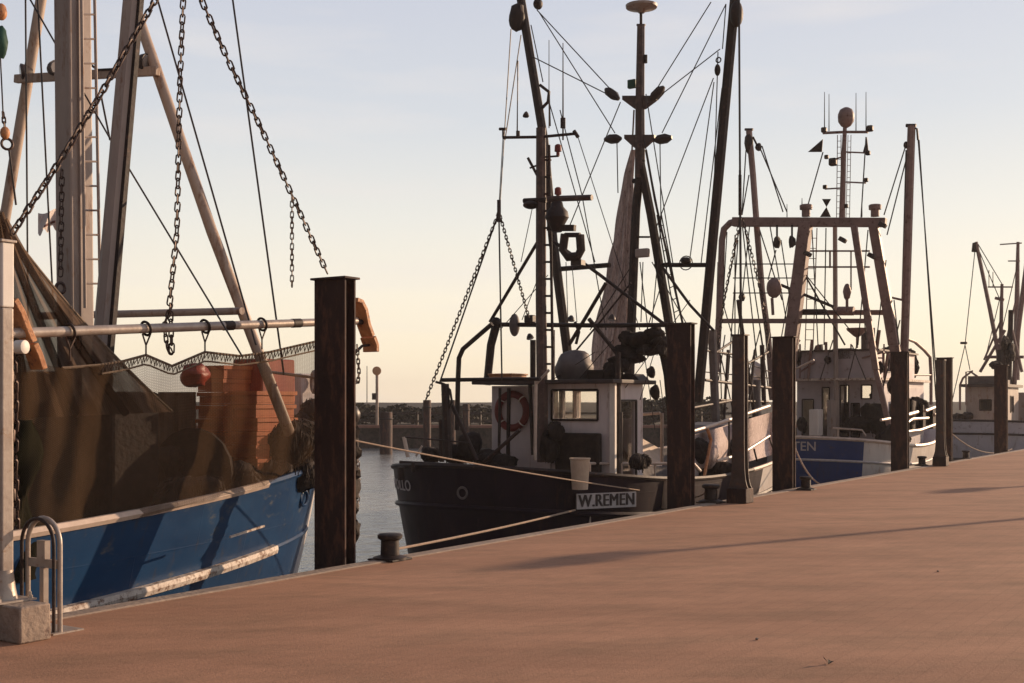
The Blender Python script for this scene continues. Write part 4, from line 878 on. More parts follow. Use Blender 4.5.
a_, u_ = arc_of_px(BA, .82, 460); c = hp(BA, u_, .82, -1); m_ = MB(); c2 = hp(BA, u_ + .01, .82, -1); tt_ = (c2 - c); tt_.z = 0; tt_.normalize(); n_ = V((tt_.y, -tt_.x, 0))
m_.torus(c + n_ * .02, .085, .02, n_, 20, 6); m_.build('porthole_ring', 'tarp_grey', ba)
DZ = -.3
# wheelhouse, port side opening through; left bay with lifebuoy
S0 = 9.06
tA, tB, tM = P(613, 430, s=S0).y, P(484, 430, s=S0).y, P(546, 430, s=S0).y
zr = P(560, 384, s=S0).z
wz = lambda y, x: P(x, y, s=S0).z
wl, wr = P(553, 400, s=S0).y, P(597, 400, s=S0).y; wt, wb = wz(391, 575), wz(419, 575)
house(ba, S0, 10.15, tA, tM - .0, DZ, zr, aft=[(tM - wl, wb - DZ, tM - wr, wt - DZ)], fore=[(.12, wb - DZ, .62, wt - DZ), (.72, wb - DZ, 1.25, wt - DZ)], stbd=[(.2, .35, .75, zr - DZ - .3)], port=[(.08, wb - DZ, .47, wt - DZ + .05), (.56, wb - DZ, .90, wt - DZ + .05)])
house(ba, S0 + .25, S0 + .45, tM + .02, tB, DZ, zr - .02, aft=[], nm='engine_casing', m='house_white')
m_ = MB(); m_.box((S0 - .25, tA - .14, zr), (10.4, tB + .1, zr + .07)); m_.build('wheelhouse_roof', 'roof_dark', ba, smooth=False, bevel=.015)
m_ = MB(); m_.bar((S0 - .02, tA - .012, DZ), (S0 - .02, tA - .012, zr), .10, .06); m_.build('lit_corner_strip', 'white_paint', ba, smooth=False)  # whiter bar stands in for the sunlit strip at the wheelhouse corner
m_ = MB(); c = P(512, 411, s=S0 + .2)
# lifebuoy
lb_ = thing('lifebuoy', c, 'faded red lifebuoy ring hung on the grey casing of the dark trawler', 'lifebuoy')
m_ = MB(); m_.torus(c, .30, .065, (1, 0, 0), 32, 10); m_.build('ring', 'lifebuoy_red', lb_)
for k in range(4):
    a = math.pi / 4 + k * math.pi / 2; m_ = MB(); m_.torus(c + V((0, math.cos(a) * .30, math.sin(a) * .30)), .072, .012, (0, -math.sin(a), math.cos(a)), 14, 5); m_.build('band', 'white_paint', lb_)
lines = []
tbA = lambda nm, pts, w, w2=None, s=8.9, m='rig_metal': tb(nm, m, ba, s, pts, w, w2)
tbA('casing_pipe', [(500, 388), (499, 455)], 3, m='dark_metal'); tbA('casing_pipe', [(509, 388), (508, 456)], 4, m='dark_metal'); tbA('casing_pipe', [(530, 384), (533, 455)], 4, m='dark_metal')
# aft mast and pipes
tbA('aft_mast', [(543, 462), (541, 300), (541, 128)], 12, 10, s=8.85, m='mast_brown')
tbA('mast_ladder_pipe', [(553, 382), (551, 250), (549, 145)], 3, s=8.85)
m_ = MB()
for y in range(160, 380, 17): m_.tube([P(543, y, s=8.85), P(551, y, s=8.85)], .02, 5)
m_.build('mast_steps', 'rig_metal', ba)
tbA('antenna_spreader', [(503, 137.5), (540, 137), (577, 133.5)], 3, s=8.85)
tbA('spreader_cap', [(499.5, 129), (506, 129)], 3, s=8.85); tbA('spreader_stem', [(503, 137), (503, 129)], 2, s=8.85); tbA('spreader_stem', [(518, 137), (518, 131)], 4, s=8.85)
tbA('spreader_cap', [(574, 131), (578, 137)], 4, s=8.85)
tbA('whip_antenna', [(563, 140), (563, 43)], 1.8, .9, s=8.85); tbA('whip_antenna', [(549, 128), (549, 40)], 1.0, .7, s=8.85)
tbA('whip_antenna', [(517.5, 137), (517.5, 60)], .9, .7, s=8.85)
m_ = MB(); m_.tube([P(563, 128, s=8.85), P(563, 118, s=8.85)], .045, 8); m_.build('antenna_base', 'dark_metal', ba)
tbA('radar_scanner', [(548, 199), (592, 197.5)], 6, s=8.8, m='mast_brown'); tbA('radar_scanner', [(524, 201), (546, 200)], 5.5, s=8.8)
m_ = MB(); m_.ball(P(531, 205, s=8.8), (.14, .14, .07), 12); m_.build('radar_base', 'dark_metal', ba)
m_ = MB(); m_.lathe(P(557, 232, s=8.7), [(.08, 0), (.13, .12), (.20, .24), (.18, .34), (.11, .42), (.09, .5)], 14); m_.build('horn_cluster', 'dark_metal', ba)
m_ = MB(); m_.bar(P(548, 228, s=8.7), P(575, 228, s=8.7), .08, .10); m_.build('lamp_bracket', 'dark_metal', ba)
for x, y in ((558, 148), (558, 191)):
    m_ = MB(); m_.lathe(P(x, y + 4, s=8.85), [(.03, -.06), (.03, 0), (.06, .01), (.055, .11), (.03, .13)], 12); m_.build('signal_light', 'lifebuoy_red', ba)
tbA('light_arm', [(545, 157), (559, 156)], 2, s=8.85); tbA('light_arm', [(528, 158), (537, 175)], 3, s=8.85); tbA('light_arm', [(530, 168), (538, 165)], 2, s=8.85)
m_ = MB(); m_.tube([P(x, y, s=8.5) for x, y in ((565, 234), (563, 250), (568, 257), (578, 256), (581, 250), (580, 235))], .075, 8); m_.tube([P(565, 235, s=8.5), P(580, 235, s=8.5)], .04, 8); m_.build('hanging_block', 'dark_metal', ba)
m_ = MB(); m_.box(P(578, 263, s=8.6) - V((.07, .1, .04)), P(578, 263, s=8.6) + V((.07, .1, .04))); m_.build('deck_light', 'lamp_metal', ba)
lamp(ba, P(526, 115, s=8.85), (-.3, .6, .5), .06)
# derrick boom on the port side with blocks
tb('port_outrigger_boom', 'dark_metal', ba, 13.5, [(571, 380), (553, 240), (544, 140), (517, -25)], 10, 9)
m_ = MB(); m_.ball(P(517.5, 18, s=13.4), (.16, .19, .30), 14, .25, 3); m_.build('boom_block', 'dark_metal', ba)
m_ = MB(); m_.ball(P(538, 4, s=13.4), (.12, .10, .12), 12); m_.build('boom_block', 'dark_metal', ba)
m_ = MB(); m_.tube([P(x, y, s=13.45) for x, y in ((540, 85), (549, 92), (548, 102), (542, 108))], .035, 6); m_.tube([P(549, 92, s=13.45), P(550, 126, s=13.45)], .022, 6); m_.build('boom_fitting', 'dark_metal', ba)
# starboard outrigger boom
tb('starboard_outrigger_boom', 'dark_metal', ba, 13.5, [(698, 402), (710, 270), (722, 140), (737, -25)], 10.5, 10.5)
m_ = MB(); m_.ball(P(736.5, 14, s=13.4), (.14, .13, .26), 12); m_.build('boom_head', 'dark_metal', ba)
m_ = MB(); m_.ball(P(717.5, 70, s=13.4), (.07, .06, .12), 10); m_.torus(P(718.5, 60, s=13.4), .05, .014, (1, 0, 0), 14, 5); m_.build('boom_block', 'dark_metal', ba)
# A frame mast with radar pole
S1 = 13.6
tq = lambda nm, pts, w, w2=None, m='rig_metal', s=S1: tb(nm, m, ba, s, pts, w, w2)
tq('radar_pole', [(640, 178), (640, 100), (641, 25)], 11, 8, m='mast_brown'); tq('pole_neck', [(641, 25), (641, 12)], 3); tq('pole_collar', [(637, 25), (645, 25)], 2.5)
m_ = MB(); m_.lathe(P(641.5, 13, s=S1), [(.06, 0), (.12, .06), (.32, .11), (.33, .16), (.1, .21)], 20); m_.build('antenna_dish', 'mast_paint', ba)
for y, w_, lx in ((100, 17, (612, 657)), (139, 15, (613, 663))):
    m_ = MB(); poly = [P(640 - w_, y - 4, s=S1), P(640 + w_, y - 4, s=S1), P(640 + w_, y, s=S1), P(645, y + 9, s=S1), P(635, y + 9, s=S1), P(640 - w_, y, s=S1)]
    m_.plate(poly, (.08, 0, 0)); m_.build('crosstree', 'mast_brown', ba, smooth=False)
    for k, x in enumerate(lx):
        sg = -1 if k == 0 else 1; yy = y - 6 if y == 100 else y
        m_ = MB(); c = P(x, yy, s=S1); tl_ = .07 if y == 100 else -.01; dv = V((0, -sg * .20, -tl_ if y == 100 else .01)) * -1
        if y == 100: dv = V((0, -sg * .16, .13))
        m_.tube([c - dv, c - dv * .35, c + dv * .5, c + dv], [.04, .105, .10, .03], 6); m_.build('work_light', 'lamp_metal', ba)
tq('pole_box', [(645.5, 55), (645.5, 63)], 4, m='dark_metal')
m_ = MB(); m_.box(P(632, 84, s=S1) - V((.05, .09, .09)), P(632, 84, s=S1) + V((.05, .09, .09))); m_.build('pole_siren', 'float_green', ba, bevel=.02)
tq('a_frame_leg', [(641, 160), (636, 210), (634, 260), (631, 335), (629, 400)], 9, 10, m='dark_metal'); tq('a_frame_leg', [(640, 160), (651, 215), (668, 318), (674, 360)], 9, 10, m='dark_metal')
tq('leg_ladder_rail', [(646, 150), (655, 200), (683, 325)], 2.5); 
ladder(ba, P(657, 215, s=S1 - .1), P(676, 325, s=S1 - .1), P(661, 213, s=S1 - .1), P(682, 322, s=S1 - .1), 9, 'dark_metal', .015)
tq('a_frame_gusset', [(633, 181), (647, 181)], 5, m='dark_metal')
m_ = MB(); m_.box(P(642.5, 253, s=S1 - .1) - V((.06, .15, .09)), P(642.5, 253, s=S1 - .1) + V((.06, .15, .09))); m_.build('frame_light', 'mast_paint', ba, bevel=.03)
tq('frame_rung', [(635, 237), (650, 237)], 2, m='dark_metal')
tq('spreader_bar', [(560, 269), (610, 265)], 5, m='dark_metal'); tq('spreader_bar', [(655, 265), (709, 265)], 4.5, m='dark_metal')
m_ = MB(); m_.ball(P(686, 261, s=S1), (.10, .11, .08), 12); m_.torus(P(686, 263, s=S1), .14, .012, (1, 0, 0), 16, 5); m_.build('spreader_block', 'dark_metal', ba)
m_ = MB(); m_.ball(P(581, 262, s=S1), (.08, .09, .05), 10); m_.build('spreader_block', 'dark_metal', ba)
# stern gallows and stays
S2 = 9.9
tg = lambda nm, pts, w, w2=None, m='dark_metal', s=S2: tb(nm, m, ba, s, pts, w, w2)
tg('gallows_crossbar', [(497, 324.5), (600, 325.5), (668, 325)], 4.5)
tg('gallows_leg', [(497, 322), (491, 345), (487, 385)], 9, 8)
m_ = MB(); m_.ball(P(496, 323, s=S2), (.09, .11, .11), 10); m_.build('gallows_head', 'dark_metal', ba)
tb('stern_frame_pipe', 'dark_metal', ba, 8.2, [(492, 324), (478, 336), (463, 349), (459, 358), (458, 380), (457, 430)], 5)
tb('stern_frame_bar', 'dark_metal', ba, 8.2, [(441, 380), (486, 379.5), (540, 379)], 4)
tb('stern_frame_post', 'dark_metal', ba, 7.4, [(445, 384), (446, 405), (448, 460)], 8, 9)
tb('stern_frame_hook', 'dark_metal', ba, 7.4, [(436, 382), (444, 384), (450, 390), (452, 402), (447, 412)], 2.5)
tg('diagonal_stay', [(490, 322), (537, 243)], 3.5); tg('diagonal_stay', [(553, 241), (600, 275), (668, 327)], 3.5); tg('diagonal_stay', [(606, 283), (586, 317), (569, 345)], 4)
tg('diagonal_stay', [(589, 319), (612, 347), (620, 358)], 4.5, m='rig_metal'); tg('diagonal_stay', [(631, 283), (600, 322), (575, 352)], 2)
tg('diagonal_stay', [(663, 268), (690, 305), (714, 331)], 3, s=11.5)
m_ = MB(); m_.ball(P(514.5, 325, s=S2), (.10, .10, .21), 16); m_.build('hanging_float', 'tarp_grey', ba)
m_ = MB(); m_.box(P(530, 319, s=S2) - V((.07, .09, .07)), P(530, 319, s=S2) + V((.07, .09, .07))); m_.build('bar_light', 'lamp_metal', ba, bevel=.02)
lamp(ba, P(612, 318, s=S2), (-.2, 0, -1), .07); lamp(ba, P(571, 319, s=S2), (-.2, 0, -1), .07); lamp(ba, P(530, 337, s=S2), (0, -.3, -1), .07)
tg('mast_foot_pipe', [(533, 340), (533, 378)], 6); tg('mast_foot_pipe', [(553, 330), (553, 380)], 4)
m_ = MB(); m_.tube([P(x, y, s=S2) for x, y in ((575, 322), (579, 332), (576, 344))], .03, 6); m_.build('hanging_hook', 'dark_metal', ba)
for k, (x, y, a, b) in enumerate(((640, 340, 16, 8), (655, 333, 9, 6), (627, 352, 12, 9), (620, 362, 10, 7), (612, 367, 8, 5), (635, 358, 9, 5), (660, 343, 9, 6), (664, 350, 4, 8), (648, 350, 12, 5), (628, 339, 8, 8))):
    c = P(x, y, s=S2 + .1); heap(ba, c, (.18, L(a, 0, c), L(b, 0, c)), k, 'hung_net')
tb('starboard_gallows_leg', 'dark_metal', ba, 10.4, [(655, 330), (664, 345), (670, 375), (674, 420), (674, 470)], 13, 14)
m_ = MB(); m_.box(P(572, 378, s=S2 - .1) - V((.2, .0, .0)), P(572, 378, s=S2 - .1) + V((.2, .01, .01)))
m_ = MB(); c = P(575, 369, s=S2 - .1); m_.ball(c, (.35, .34, .32), 20, .18, 3); m_.build('covered_winch', 'tarp_grey', ba)
m_ = MB(); c = P(601, 378, s=S2 - .1); m_.box(c + V((-.15, -.2, -.1)), c + V((.15, .2, .14))); m_.build('roof_box', 'dark_metal', ba, smooth=False, bevel=.02)
m_ = MB(); c = P(632, 381, s=S2 + .1); m_.plate([c + V((0, .26, 0)), c + V((0, .17, .12)), c + V((0, -.12, .12)), c + V((0, -.25, 0)), c + V((0, -.2, -.06)), c + V((0, .2, -.06))], (.4, 0, 0)); m_.build('roof_box', 'dark_metal', ba, smooth=False)
heap(ba, P(612, 372, s=S2 - .2), (.15, .16, .14), 8); heap(ba, P(622, 366, s=S2 - .2), (.12, .14, .12), 9)
cr_ = P(508, 374, s=S0 + .4); m_ = MB(); 
def orange_box(o, lb, sx=.3, sy=.22, sz=.08):
    t_ = thing('orange_box', o, lb, 'box'); a = MB(); a.box(V(o) + V((-sx, -sy, 0)), V(o) + V((sx, sy, sz))); a.build('box_body', 'shoe_rust', t_, smooth=False, bevel=.01)
    a = MB(); a.box(V(o) + V((-sx - .02, -sy - .02, sz + .001)), V(o) + V((sx + .02, sy + .02, sz + .03))); a.build('lid', 'shoe_rust', t_, smooth=False, bevel=.008)
o_ = V((cr_.x, cr_.y, zr + .071)); orange_box(o_, 'flat orange brown box lying on the wheelhouse roof of the dark trawler', .25, .24, .10)
# furled sail/net cone along the port A frame leg
sl_ = thing('furled_net', P(628, 380, s=S1 - .3), 'pale brown net hoisted in a cone before the mast legs of the dark trawler', 'net')
prof = [(633, 150, 2), (629, 175, 4.5), (626, 205, 6.5), (623, 240, 9), (620, 270, 11), (616, 300, 13), (612, 325, 15.5), (609, 350, 16.5), (606, 366, 14), (603, 376, 9)]
def cone(u, v):
    k = v * (len(prof) - 1); i = min(len(prof) - 2, int(k)); f_ = k - i; x = lerp(prof[i][0], prof[i + 1][0], f_); y = lerp(prof[i][1], prof[i + 1][1], f_); r = lerp(prof[i][2], prof[i + 1][2], f_)
    a = u * 2 * math.pi; c = P(x, y, s=S1 + .35); rr_ = L(r, 0, c) * (1 + .13 * math.sin(a * 7 + v * 4) + .11 * math.sin(a * 17 - v * 5 + math.sin(v * 9)) + .06 * math.sin(a * 31 + v * 14) + .25 * noise.noise(V((a, v * 7, 3))))
    return c + V((math.cos(a) * rr_ * .7, math.sin(a) * rr_, 0))
m_ = MB(); m_.grid(cone, 90, 60); m_.build('net_cloth', 'sail_cloth', sl_)
m_ = MB(); m_.tube([P(632, 150, s=S1 + .35), P(634, 110, s=S1 + .1)], .02, 6); m_.build('hoist_rope', 'rope_dark', sl_)
for y in (238, 300): 
    c = P(620 if y < 260 else 613, y, s=S1 - .45); m_ = MB(); m_.torus(c, L(12.5 if y < 260 else 17.5, 0, c), .02, (0, 0, 1), 24, 6)
# chain bridle over the stern
apx = P(499, 208, s=7.5)
m_ = MB(); m_.tube([P(499, 200, s=7.5), P(499, 222, s=7.5)], .035, 6); bs = solo('bridle_shackle', m_, 'dark_metal', apx, 'dark shackle at the top of the chain bridle over the dark trawler stern', 'shackle')
for a, b, lb in (((499, 212), (425, 402), 'long chain slanting down left from the bridle over the dark stern'), ((499, 212), (529, 318), 'short chain slanting down right from the bridle over the dark stern')):
    m_ = MB(); m_.chain([P(*a, s=7.5), P(*b, s=7.5 if b[0] < 500 else 9.0)], .11, .012); solo('chain', m_, 'chain_steel', P(*a, s=7.5), lb, 'chain', 'bridle chains over the dark stern')
wires(ba, 7.5, [(499, 215, 502, 380), (499, 212, 440, 382)], 1.8)
wires(ba, 10, [(500, 204, 511, 29), (505, 140, 521, 35), (517, 133, 518, 61)], 1.2)
wires(ba, 13.45, [(537, 10, 613, 92), (539, 12, 615, 133), (533, 57, 607, 94), (531, 25, 543, 82), (620.5, 102, 570, 225), (548, 98, 595, 262), (617, 143, 618, 193), (711, 2, 656, 90), (726, 4, 662, 133), (720, 49, 662, 94), (713.5, 78, 656, 228), (714, 82, 690, 258), (722, 88, 701, 264), (726, 4, 722.5, 49), (644, 139, 668, 262), (660, 143, 661, 225), (646, 94, 673, 264), (718, 52, 712, 262), (560, 110, 582, 195), (582, 195, 606, 330), (661, 225, 650, 345), (640, 262, 648, 330), (652, 262, 690, 330), (643, 262, 641, 322), (634, 262, 590, 330), (668, 264, 642, 345)], 1.15)
wires(ba, 9.5, [(577, 134, 640, 330), (503, 138, 499, 205), (548, 275, 500, 330), (545, 260, 522, 320), (533, 205, 521, 262), (566, 262, 568, 322), (572, 264, 577, 322), (613, 340, 580, 378), (595, 352, 540, 388), (690, 300, 620, 395), (655, 350, 640, 400), (643, 345, 655, 430), (660, 380, 668, 440)], .9)
wires(ba, 12.5, [(739, 0, 740, 170)], 2.2)
wires(ba, 12.5, [(740, 170, 741, 335)], 2.5)
tb('wire_shackle', 'dark_metal', ba, 12.5, [(740, 175), (740, 215)], 3.5)
m_ = MB(); m_.ball(P(651, 372, s=9.6), (.06, .08, .10), 10, .3); m_.ball(P(655, 392, s=9.6), (.06, .09, .13), 10, .3); m_.build('hanging_float', 'dark_gear', ba)
# exhaust/stove pipe beside the wheelhouse
tb('exhaust_pipe', 'rig_metal', ba, 9.2, [(618, 352), (618, 414)], 6, 6); tb('exhaust_pipe_base', 'dark_metal', ba, 9.2, [(617.5, 412), (617, 500)], 11, 11)
# deck rails, buckets, gear
m_ = MB(); m_.tube([P(577, 463.5, s=8.6), P(671, 463.5, t=1.05)], .025, 8); m_.build('deck_rail', 'cap_rail', ba)
m_ = MB()
for x in (590, 622, 655): p = P(x, 463.5, t=1.25); m_.tube([p, V((p.x, p.y, DZ))], .018, 6)
m_.build('rail_stanchion', 'cap_rail', ba)
tb('deck_post', 'cap_rail', ba, 8.4, [(536, 380), (535, 460)], 3.5); tb('deck_post', 'cap_rail', ba, 8.4, [(549, 370), (536, 384)], 3)
tb('deck_post', 'cap_rail', ba, 10.5, [(662, 413), (662, 462)], 3.5); tb('deck_rail', 'cap_rail', ba, 10.5, [(633, 415), (660, 413)], 3)
def bucket(c, r, h, mt, lb, up=V((0, 0, 1))):
    t_ = thing('bucket', c, lb, 'bucket'); a = MB(); a.lathe(c, [(r * .8, 0), (r, h), (r * .92, h - .01), (r * .7, .03)], 16, up); a.build('tub', mt, t_); a = MB(); a.torus(c + up * h, r, .014, up, 20, 6); a.build('rim', mt, t_)
a_, u_ = arc_of_px(BA, 1, 572); c = hp(BA, u_, 1, -1); bucket(V((c.x - .10, c.y - .19, P(572, 489, s=c.x - .1).z)), .15, .46, 'tarp_tan', 'pale tan bucket standing on the dark trawler rail left of the exhaust pipe')
bucket(P(665, 508, t=.75), .13, .45, 'tarp_tan', 'pale tan tub fender between the dark trawler quarter and the second pile')
m_ = MB()
def hatch(u, v):
    x = lerp(624, 662, u); top = 430 + 22 * max(0, u - .1) if u > .1 else 430; return P(x, lerp(top, 466, v), t=2.1 + .25 * math.sin(v * 2.2) - .6 * v)
m_.grid(hatch, 14, 10); m_.build('canvas_cover', 'tarp_tan', ba)
m_ = MB(); c = P(579, 452, s=8.95); m_.box(c + V((-.1, -.42, -.5)), c + V((.05, .42, .32))); m_.build('deck_winch', 'dark_gear', ba, smooth=False, bevel=.03)
for k, (x, y, a, b) in enumerate(((470, 440, 12, 14), (455, 448, 14, 10), (488, 452, 16, 9), (505, 455, 12, 7), (432, 448, 10, 8), (550, 440, 9, 16), (556, 425, 5, 10), (640, 455, 9, 8))):
    c = P(x, y + 7, s=8.7); heap(ba, c, (.2, L(a, 0, c), L(b, 0, c)), k + 20)
tb('stern_post', 'dark_metal', ba, 6.6, [(401, 467), (401, 480)], 7); tb('stern_post', 'dark_metal', ba, 6.6, [(413, 462), (413, 472)], 4)
tb('stern_rail', 'rig_metal', ba, 6.9, [(400, 462), (440, 464), (500, 468)], 3); tb('stern_roller', 'cap_rail', ba, 7, [(404, 437), (408, 457)], 4); tb('stern_brace', 'cap_rail', ba, 7, [(422, 446), (416, 456)], 2)
tb('stern_rail', 'rig_metal', ba, 7, [(405, 437), (440, 440), (470, 443)], 1.5); tb('deck_brace', 'rig_metal', ba, 7.6, [(452, 405), (477, 460)], 4); tb('deck_brace', 'rig_metal', ba, 7.6, [(520, 430), (484, 462)], 4)
tb('deck_brace', 'rig_metal', ba, 7.6, [(441, 420), (442, 462)], 5)
# bow rails: bright bars over the quay side
TBW = .95
for nm, pts, w_ in (('bow_rail', [(690, 432), (714, 425), (740, 416), (769, 406)], 3.6), ('bow_rail', [(717, 461), (741, 454), (752, 447), (769, 436)], 3.0), ('bow_rail', [(690, 460), (700, 471)], 3.5)):
    tb(nm, 'cap_rail', ba, 0, pts, w_, t=TBW)
for x0, y0, x1, y1, w_ in ((707, 428, 711, 440, 3.5), (711, 440, 703, 484, 3.2), (769, 437, 773, 449, 1.5), (754, 449, 757, 461, 2), (729, 421, 729, 456, 2)):
    tb('bow_rail_stanchion', 'shoe_rust' if w_ > 3 else 'dark_metal', ba, 0, [(x0, y0), (x1, y1)], w_, t=TBW + .02)
for k, (x, y, a, b, tt) in enumerate(((718, 448, 12, 12, 1.7), (735, 440, 14, 12, 2.0), (752, 432, 12, 12, 2.3), (700, 455, 12, 16, 1.5), (715, 470, 9, 9, 1.2), (760, 425, 9, 9, 2.5))):
    c = P(x, y, t=tt); heap(ba, c, (L(a, 0, c), .35, L(b, 0, c)), k + 40)
m_ = MB()
def tanp(u, v):
    x = lerp(690, 772, u); yt = lerp(436, 412, u); yb = lerp(478, 455, u); return P(x, lerp(yt, yb, v), t=1.35 + .18 * math.sin(u * 15) + .1 * math.sin(v * 5 + u * 6))
m_.grid(tanp, 40, 10); m_.build('bow_net_drape', 'sail_cloth', ba)
m_ = MB(); c = P(717, 428, t=2.0); m_.plate([P(698, 436, t=2), P(706, 425, t=2), P(716, 422, t=2), P(731, 430, t=2), P(731, 436, t=2)], (0, .8, 0)); m_.build('hatch_cover', 'tarp_grey', ba, smooth=False)
# clutter of masts/frames amidships, behind the second pile
for x0, y0, x1, y1, w_ in ((712, 330, 716, 425, 9), (728, 350, 724, 420, 3), (738, 300, 755, 420, 4), (755, 350, 748, 412, 3), (762, 345, 764, 405, 5), (702, 350, 738, 355, 2), (705, 380, 770, 388, 3), (720, 400, 768, 402, 2.5), (712, 355, 735, 340, 2.5), (745, 365, 768, 352, 2.5), (692, 408, 735, 400, 3), (757, 380, 757, 430, 8)):
    tb('deck_frame', 'rig_metal' if w_ < 8 else 'tarp_grey', ba, 0, [(x0, y0), (x1, y1)], w_, t=2.6)
wires(ba, 0, [(716, 335, 735, 420), (725, 335, 712, 425), (742, 345, 735, 400), (770, 330, 752, 420), (700, 345, 770, 372), (705, 372, 768, 378), (760, 330, 770, 400), (720, 345, 722, 420), (733, 345, 732, 420)], 1.3, t=2.8)
m_ = MB(); c = P(757, 372, t=3.0); m_.ball(c, (.12, .15, .22), 12, .4, 5); m_.ball(P(752, 385, t=3.0), (.1, .15, .25), 12, .4, 6); m_.build('light_bundle', 'flag_white', ba)

# ================================================================== royal blue trawler
BB = dict(sa=21.4, sb=35.2, t0=3.4, hb=2.55, R=2.2, us=.2, e=.8, zm=.42, ds=.30, db=.85, vd=.66, rake0=.4, rake1=1.8, pw=2.1, fl=.5)
bb = thing('fishing_boat', (24, 3.4, ZW), 'royal blue and white trawler with brown gantry frame, moored beyond the dark one', 'fishing boat', 'fishing boats moored along the quay')
def sw_(px): return arc_of_px(BB, .85, px)[1]
uw = sw_(865)
def paint_b(u, v, side): return 2 if v < .34 else (1 if u > uw and side < 0 else 0)
hull(BB, bb, paint_b, ['hull_royal', 'hull_white', 'antifoul'])
rail_along(BB, 1.0, .05, 0, 1).build('cap_rail', 'cap_rail', bb)
rail_along(BB, .76, .035, 0, .99, off=.01).build('rub_rail', 'letter_grey', bb)
# stern lettering, only its last letters in view
ax, _ = arc_of_px(BB, .88, 804); 
text_on_hull(BB, bb, 'TEN', .33, ax, .9, -1, 'letter_grey', 1.0, .003, 'stern_lettering')
DB = -.25; S3 = 25.2
tl, tr_ = P(797, 400, s=S3).y, P(884, 400, s=S3).y; z2 = P(840, 381, s=S3).z; zt3 = P(840, 352, s=S3).z
Yp = lambda x: tl - P(x, 400, s=S3).y
hz = lambda y: P(840, y, s=S3).z - DB
house(bb, S3, 29.5, tr_, tl, DB, z2, aft=[(Yp(803), hz(436), Yp(813), hz(400)), (Yp(823), 0, Yp(829), hz(388)), (Yp(841), hz(436), Yp(848), hz(386)), (Yp(862), hz(398), Yp(871), hz(386)), (Yp(852), hz(436), Yp(859), hz(404))], fore=[(1.2, hz(402), 2.4, hz(383))], stbd=[(.5, 1.2, 1.1, 1.8), (1.8, 1.2, 2.4, 1.8)], m='hull_grey', nm='deckhouse')
m_ = MB(); m_.box((S3 - .7, tr_ - .15, z2 + .002), (29.7, tl + .15, z2 + .07)); m_.build('deckhouse_roof', 'rub_rail', bb, smooth=False)
house(bb, S3 - .4, 28.8, tr_ + .1, tl - .05, z2 + .075, zt3, nm='bridge', m='hull_grey', stbd=[(.6, .2, 1.3, .7), (1.7, .2, 2.4, .7)], fore=[(.3, .2, .9, .7)])
m_ = MB(); m_.box((S3 - .5, tr_, zt3 + .002), (28.9, tl, zt3 + .05)); m_.build('bridge_roof', 'roof_dark', bb, smooth=False)
tB_ = lambda nm, pts, w, w2=None, s=24, m='gantry_paint': tb(nm, m, bb, s, pts, w, w2)
tB_('roof_rail', [(796, 366), (884, 366)], 1.5, s=S3 - .3); tB_('roof_rail', [(796, 358), (884, 358)], 1.5, s=S3 - .3)
for x in (800, 818, 834, 851, 868, 884): tB_('rail_stanchion', [(x, 344), (x, 380)], 1.6, s=S3 - .3)
tB_('funnel', [(817, 352), (819, 345), (821, 372)], 8, s=S3 - .2, m='tarp_grey'); tB_('funnel', [(868, 328), (868, 365)], 14, s=S3 + .5, m='tarp_grey')
m_ = MB(); c = P(845, 355, s=S3 - .1); m_.box(c + V((-.3, -.28, -.15)), c + V((.3, .28, .18))); m_.build('roof_locker', 'tarp_grey', bb, smooth=False, bevel=.03)
tB_('deck_light_post', [(835, 225), (835.5, 340), (837, 437)], 4.6, 5.5, s=24.6, m='mast_paint'); tB_('ventilator', [(833, 400), (833, 437)], 12, s=24.6, m='mast_paint')
m_ = MB(); c = P(816, 432, s=23.5); m_.box(c + V((-.2, -.13, -.1)), c + V((.2, .13, .62))); m_.build('white_cabinet', 'hull_white', bb, smooth=False, bevel=.02)
# gantry
def gb(nm, x0, y0, x1, y1, w, s=24, w2=None, m='gantry_paint'):
    a, b = P(x0, y0, s=s), P(x1, y1, s=s); k = L(w, 0, a); k2 = L(w2 or w, 0, b); mm = MB(); mm.bar(a, b, k, k * .9, k2, k2 * .9, up=V((1, 0, 0))); return mm.build(nm, m, bb, smooth=False, bevel=.02)
gb('gantry_beam', 733, 222, 886, 222.5, 9)
tB_('gantry_corner', [(738, 221), (730, 223), (724, 229), (722, 240), (720, 300), (716, 372)], 7, 7)
gb('gantry_leg', 806, 222, 784, 400, 12, w2=13); gb('gantry_leg', 873, 222, 894, 345, 9, w2=10); gb('gantry_leg', 895, 345, 903, 420, 10)
gb('gantry_inner_leg', 854, 226, 876, 370, 6, s=23.6); gb('gantry_inner_leg', 876, 370, 890, 430, 5, s=23.6)
gb('gantry_lower_beam', 716, 321, 872, 321, 4.6); gb('gantry_mid_beam', 795, 312.5, 893, 312.5, 5, s=24.4)
for x, w_ in ((806, 9), (875, 9)):
    m_ = MB(); a = P(x, 216.5, s=24); k = L(4.3, 0, a); m_.lathe(a, [(k, 0), (k, L(7, 0, a)), (k * 1.45, L(7, 0, a)), (k * 1.5, L(11, 0, a)), (k * 1.2, L(12, 0, a))], 12); m_.build('gantry_bollard', 'gantry_paint', bb)
for y in (264, 278, 293):
    tB_('gantry_wire_rail', [(733, y), (795, y)], 1.2, m='wire')
for y in (251, 267): tB_('gantry_rung', [(806, y), (870, y)], 1.8, m='gantry_paint', s=24.3)
tB_('gantry_frame_stile', [(830, 251), (830, 268)], 2, s=24.3); tB_('gantry_frame_stile', [(851, 251), (851, 290)], 1.6, s=24.3)
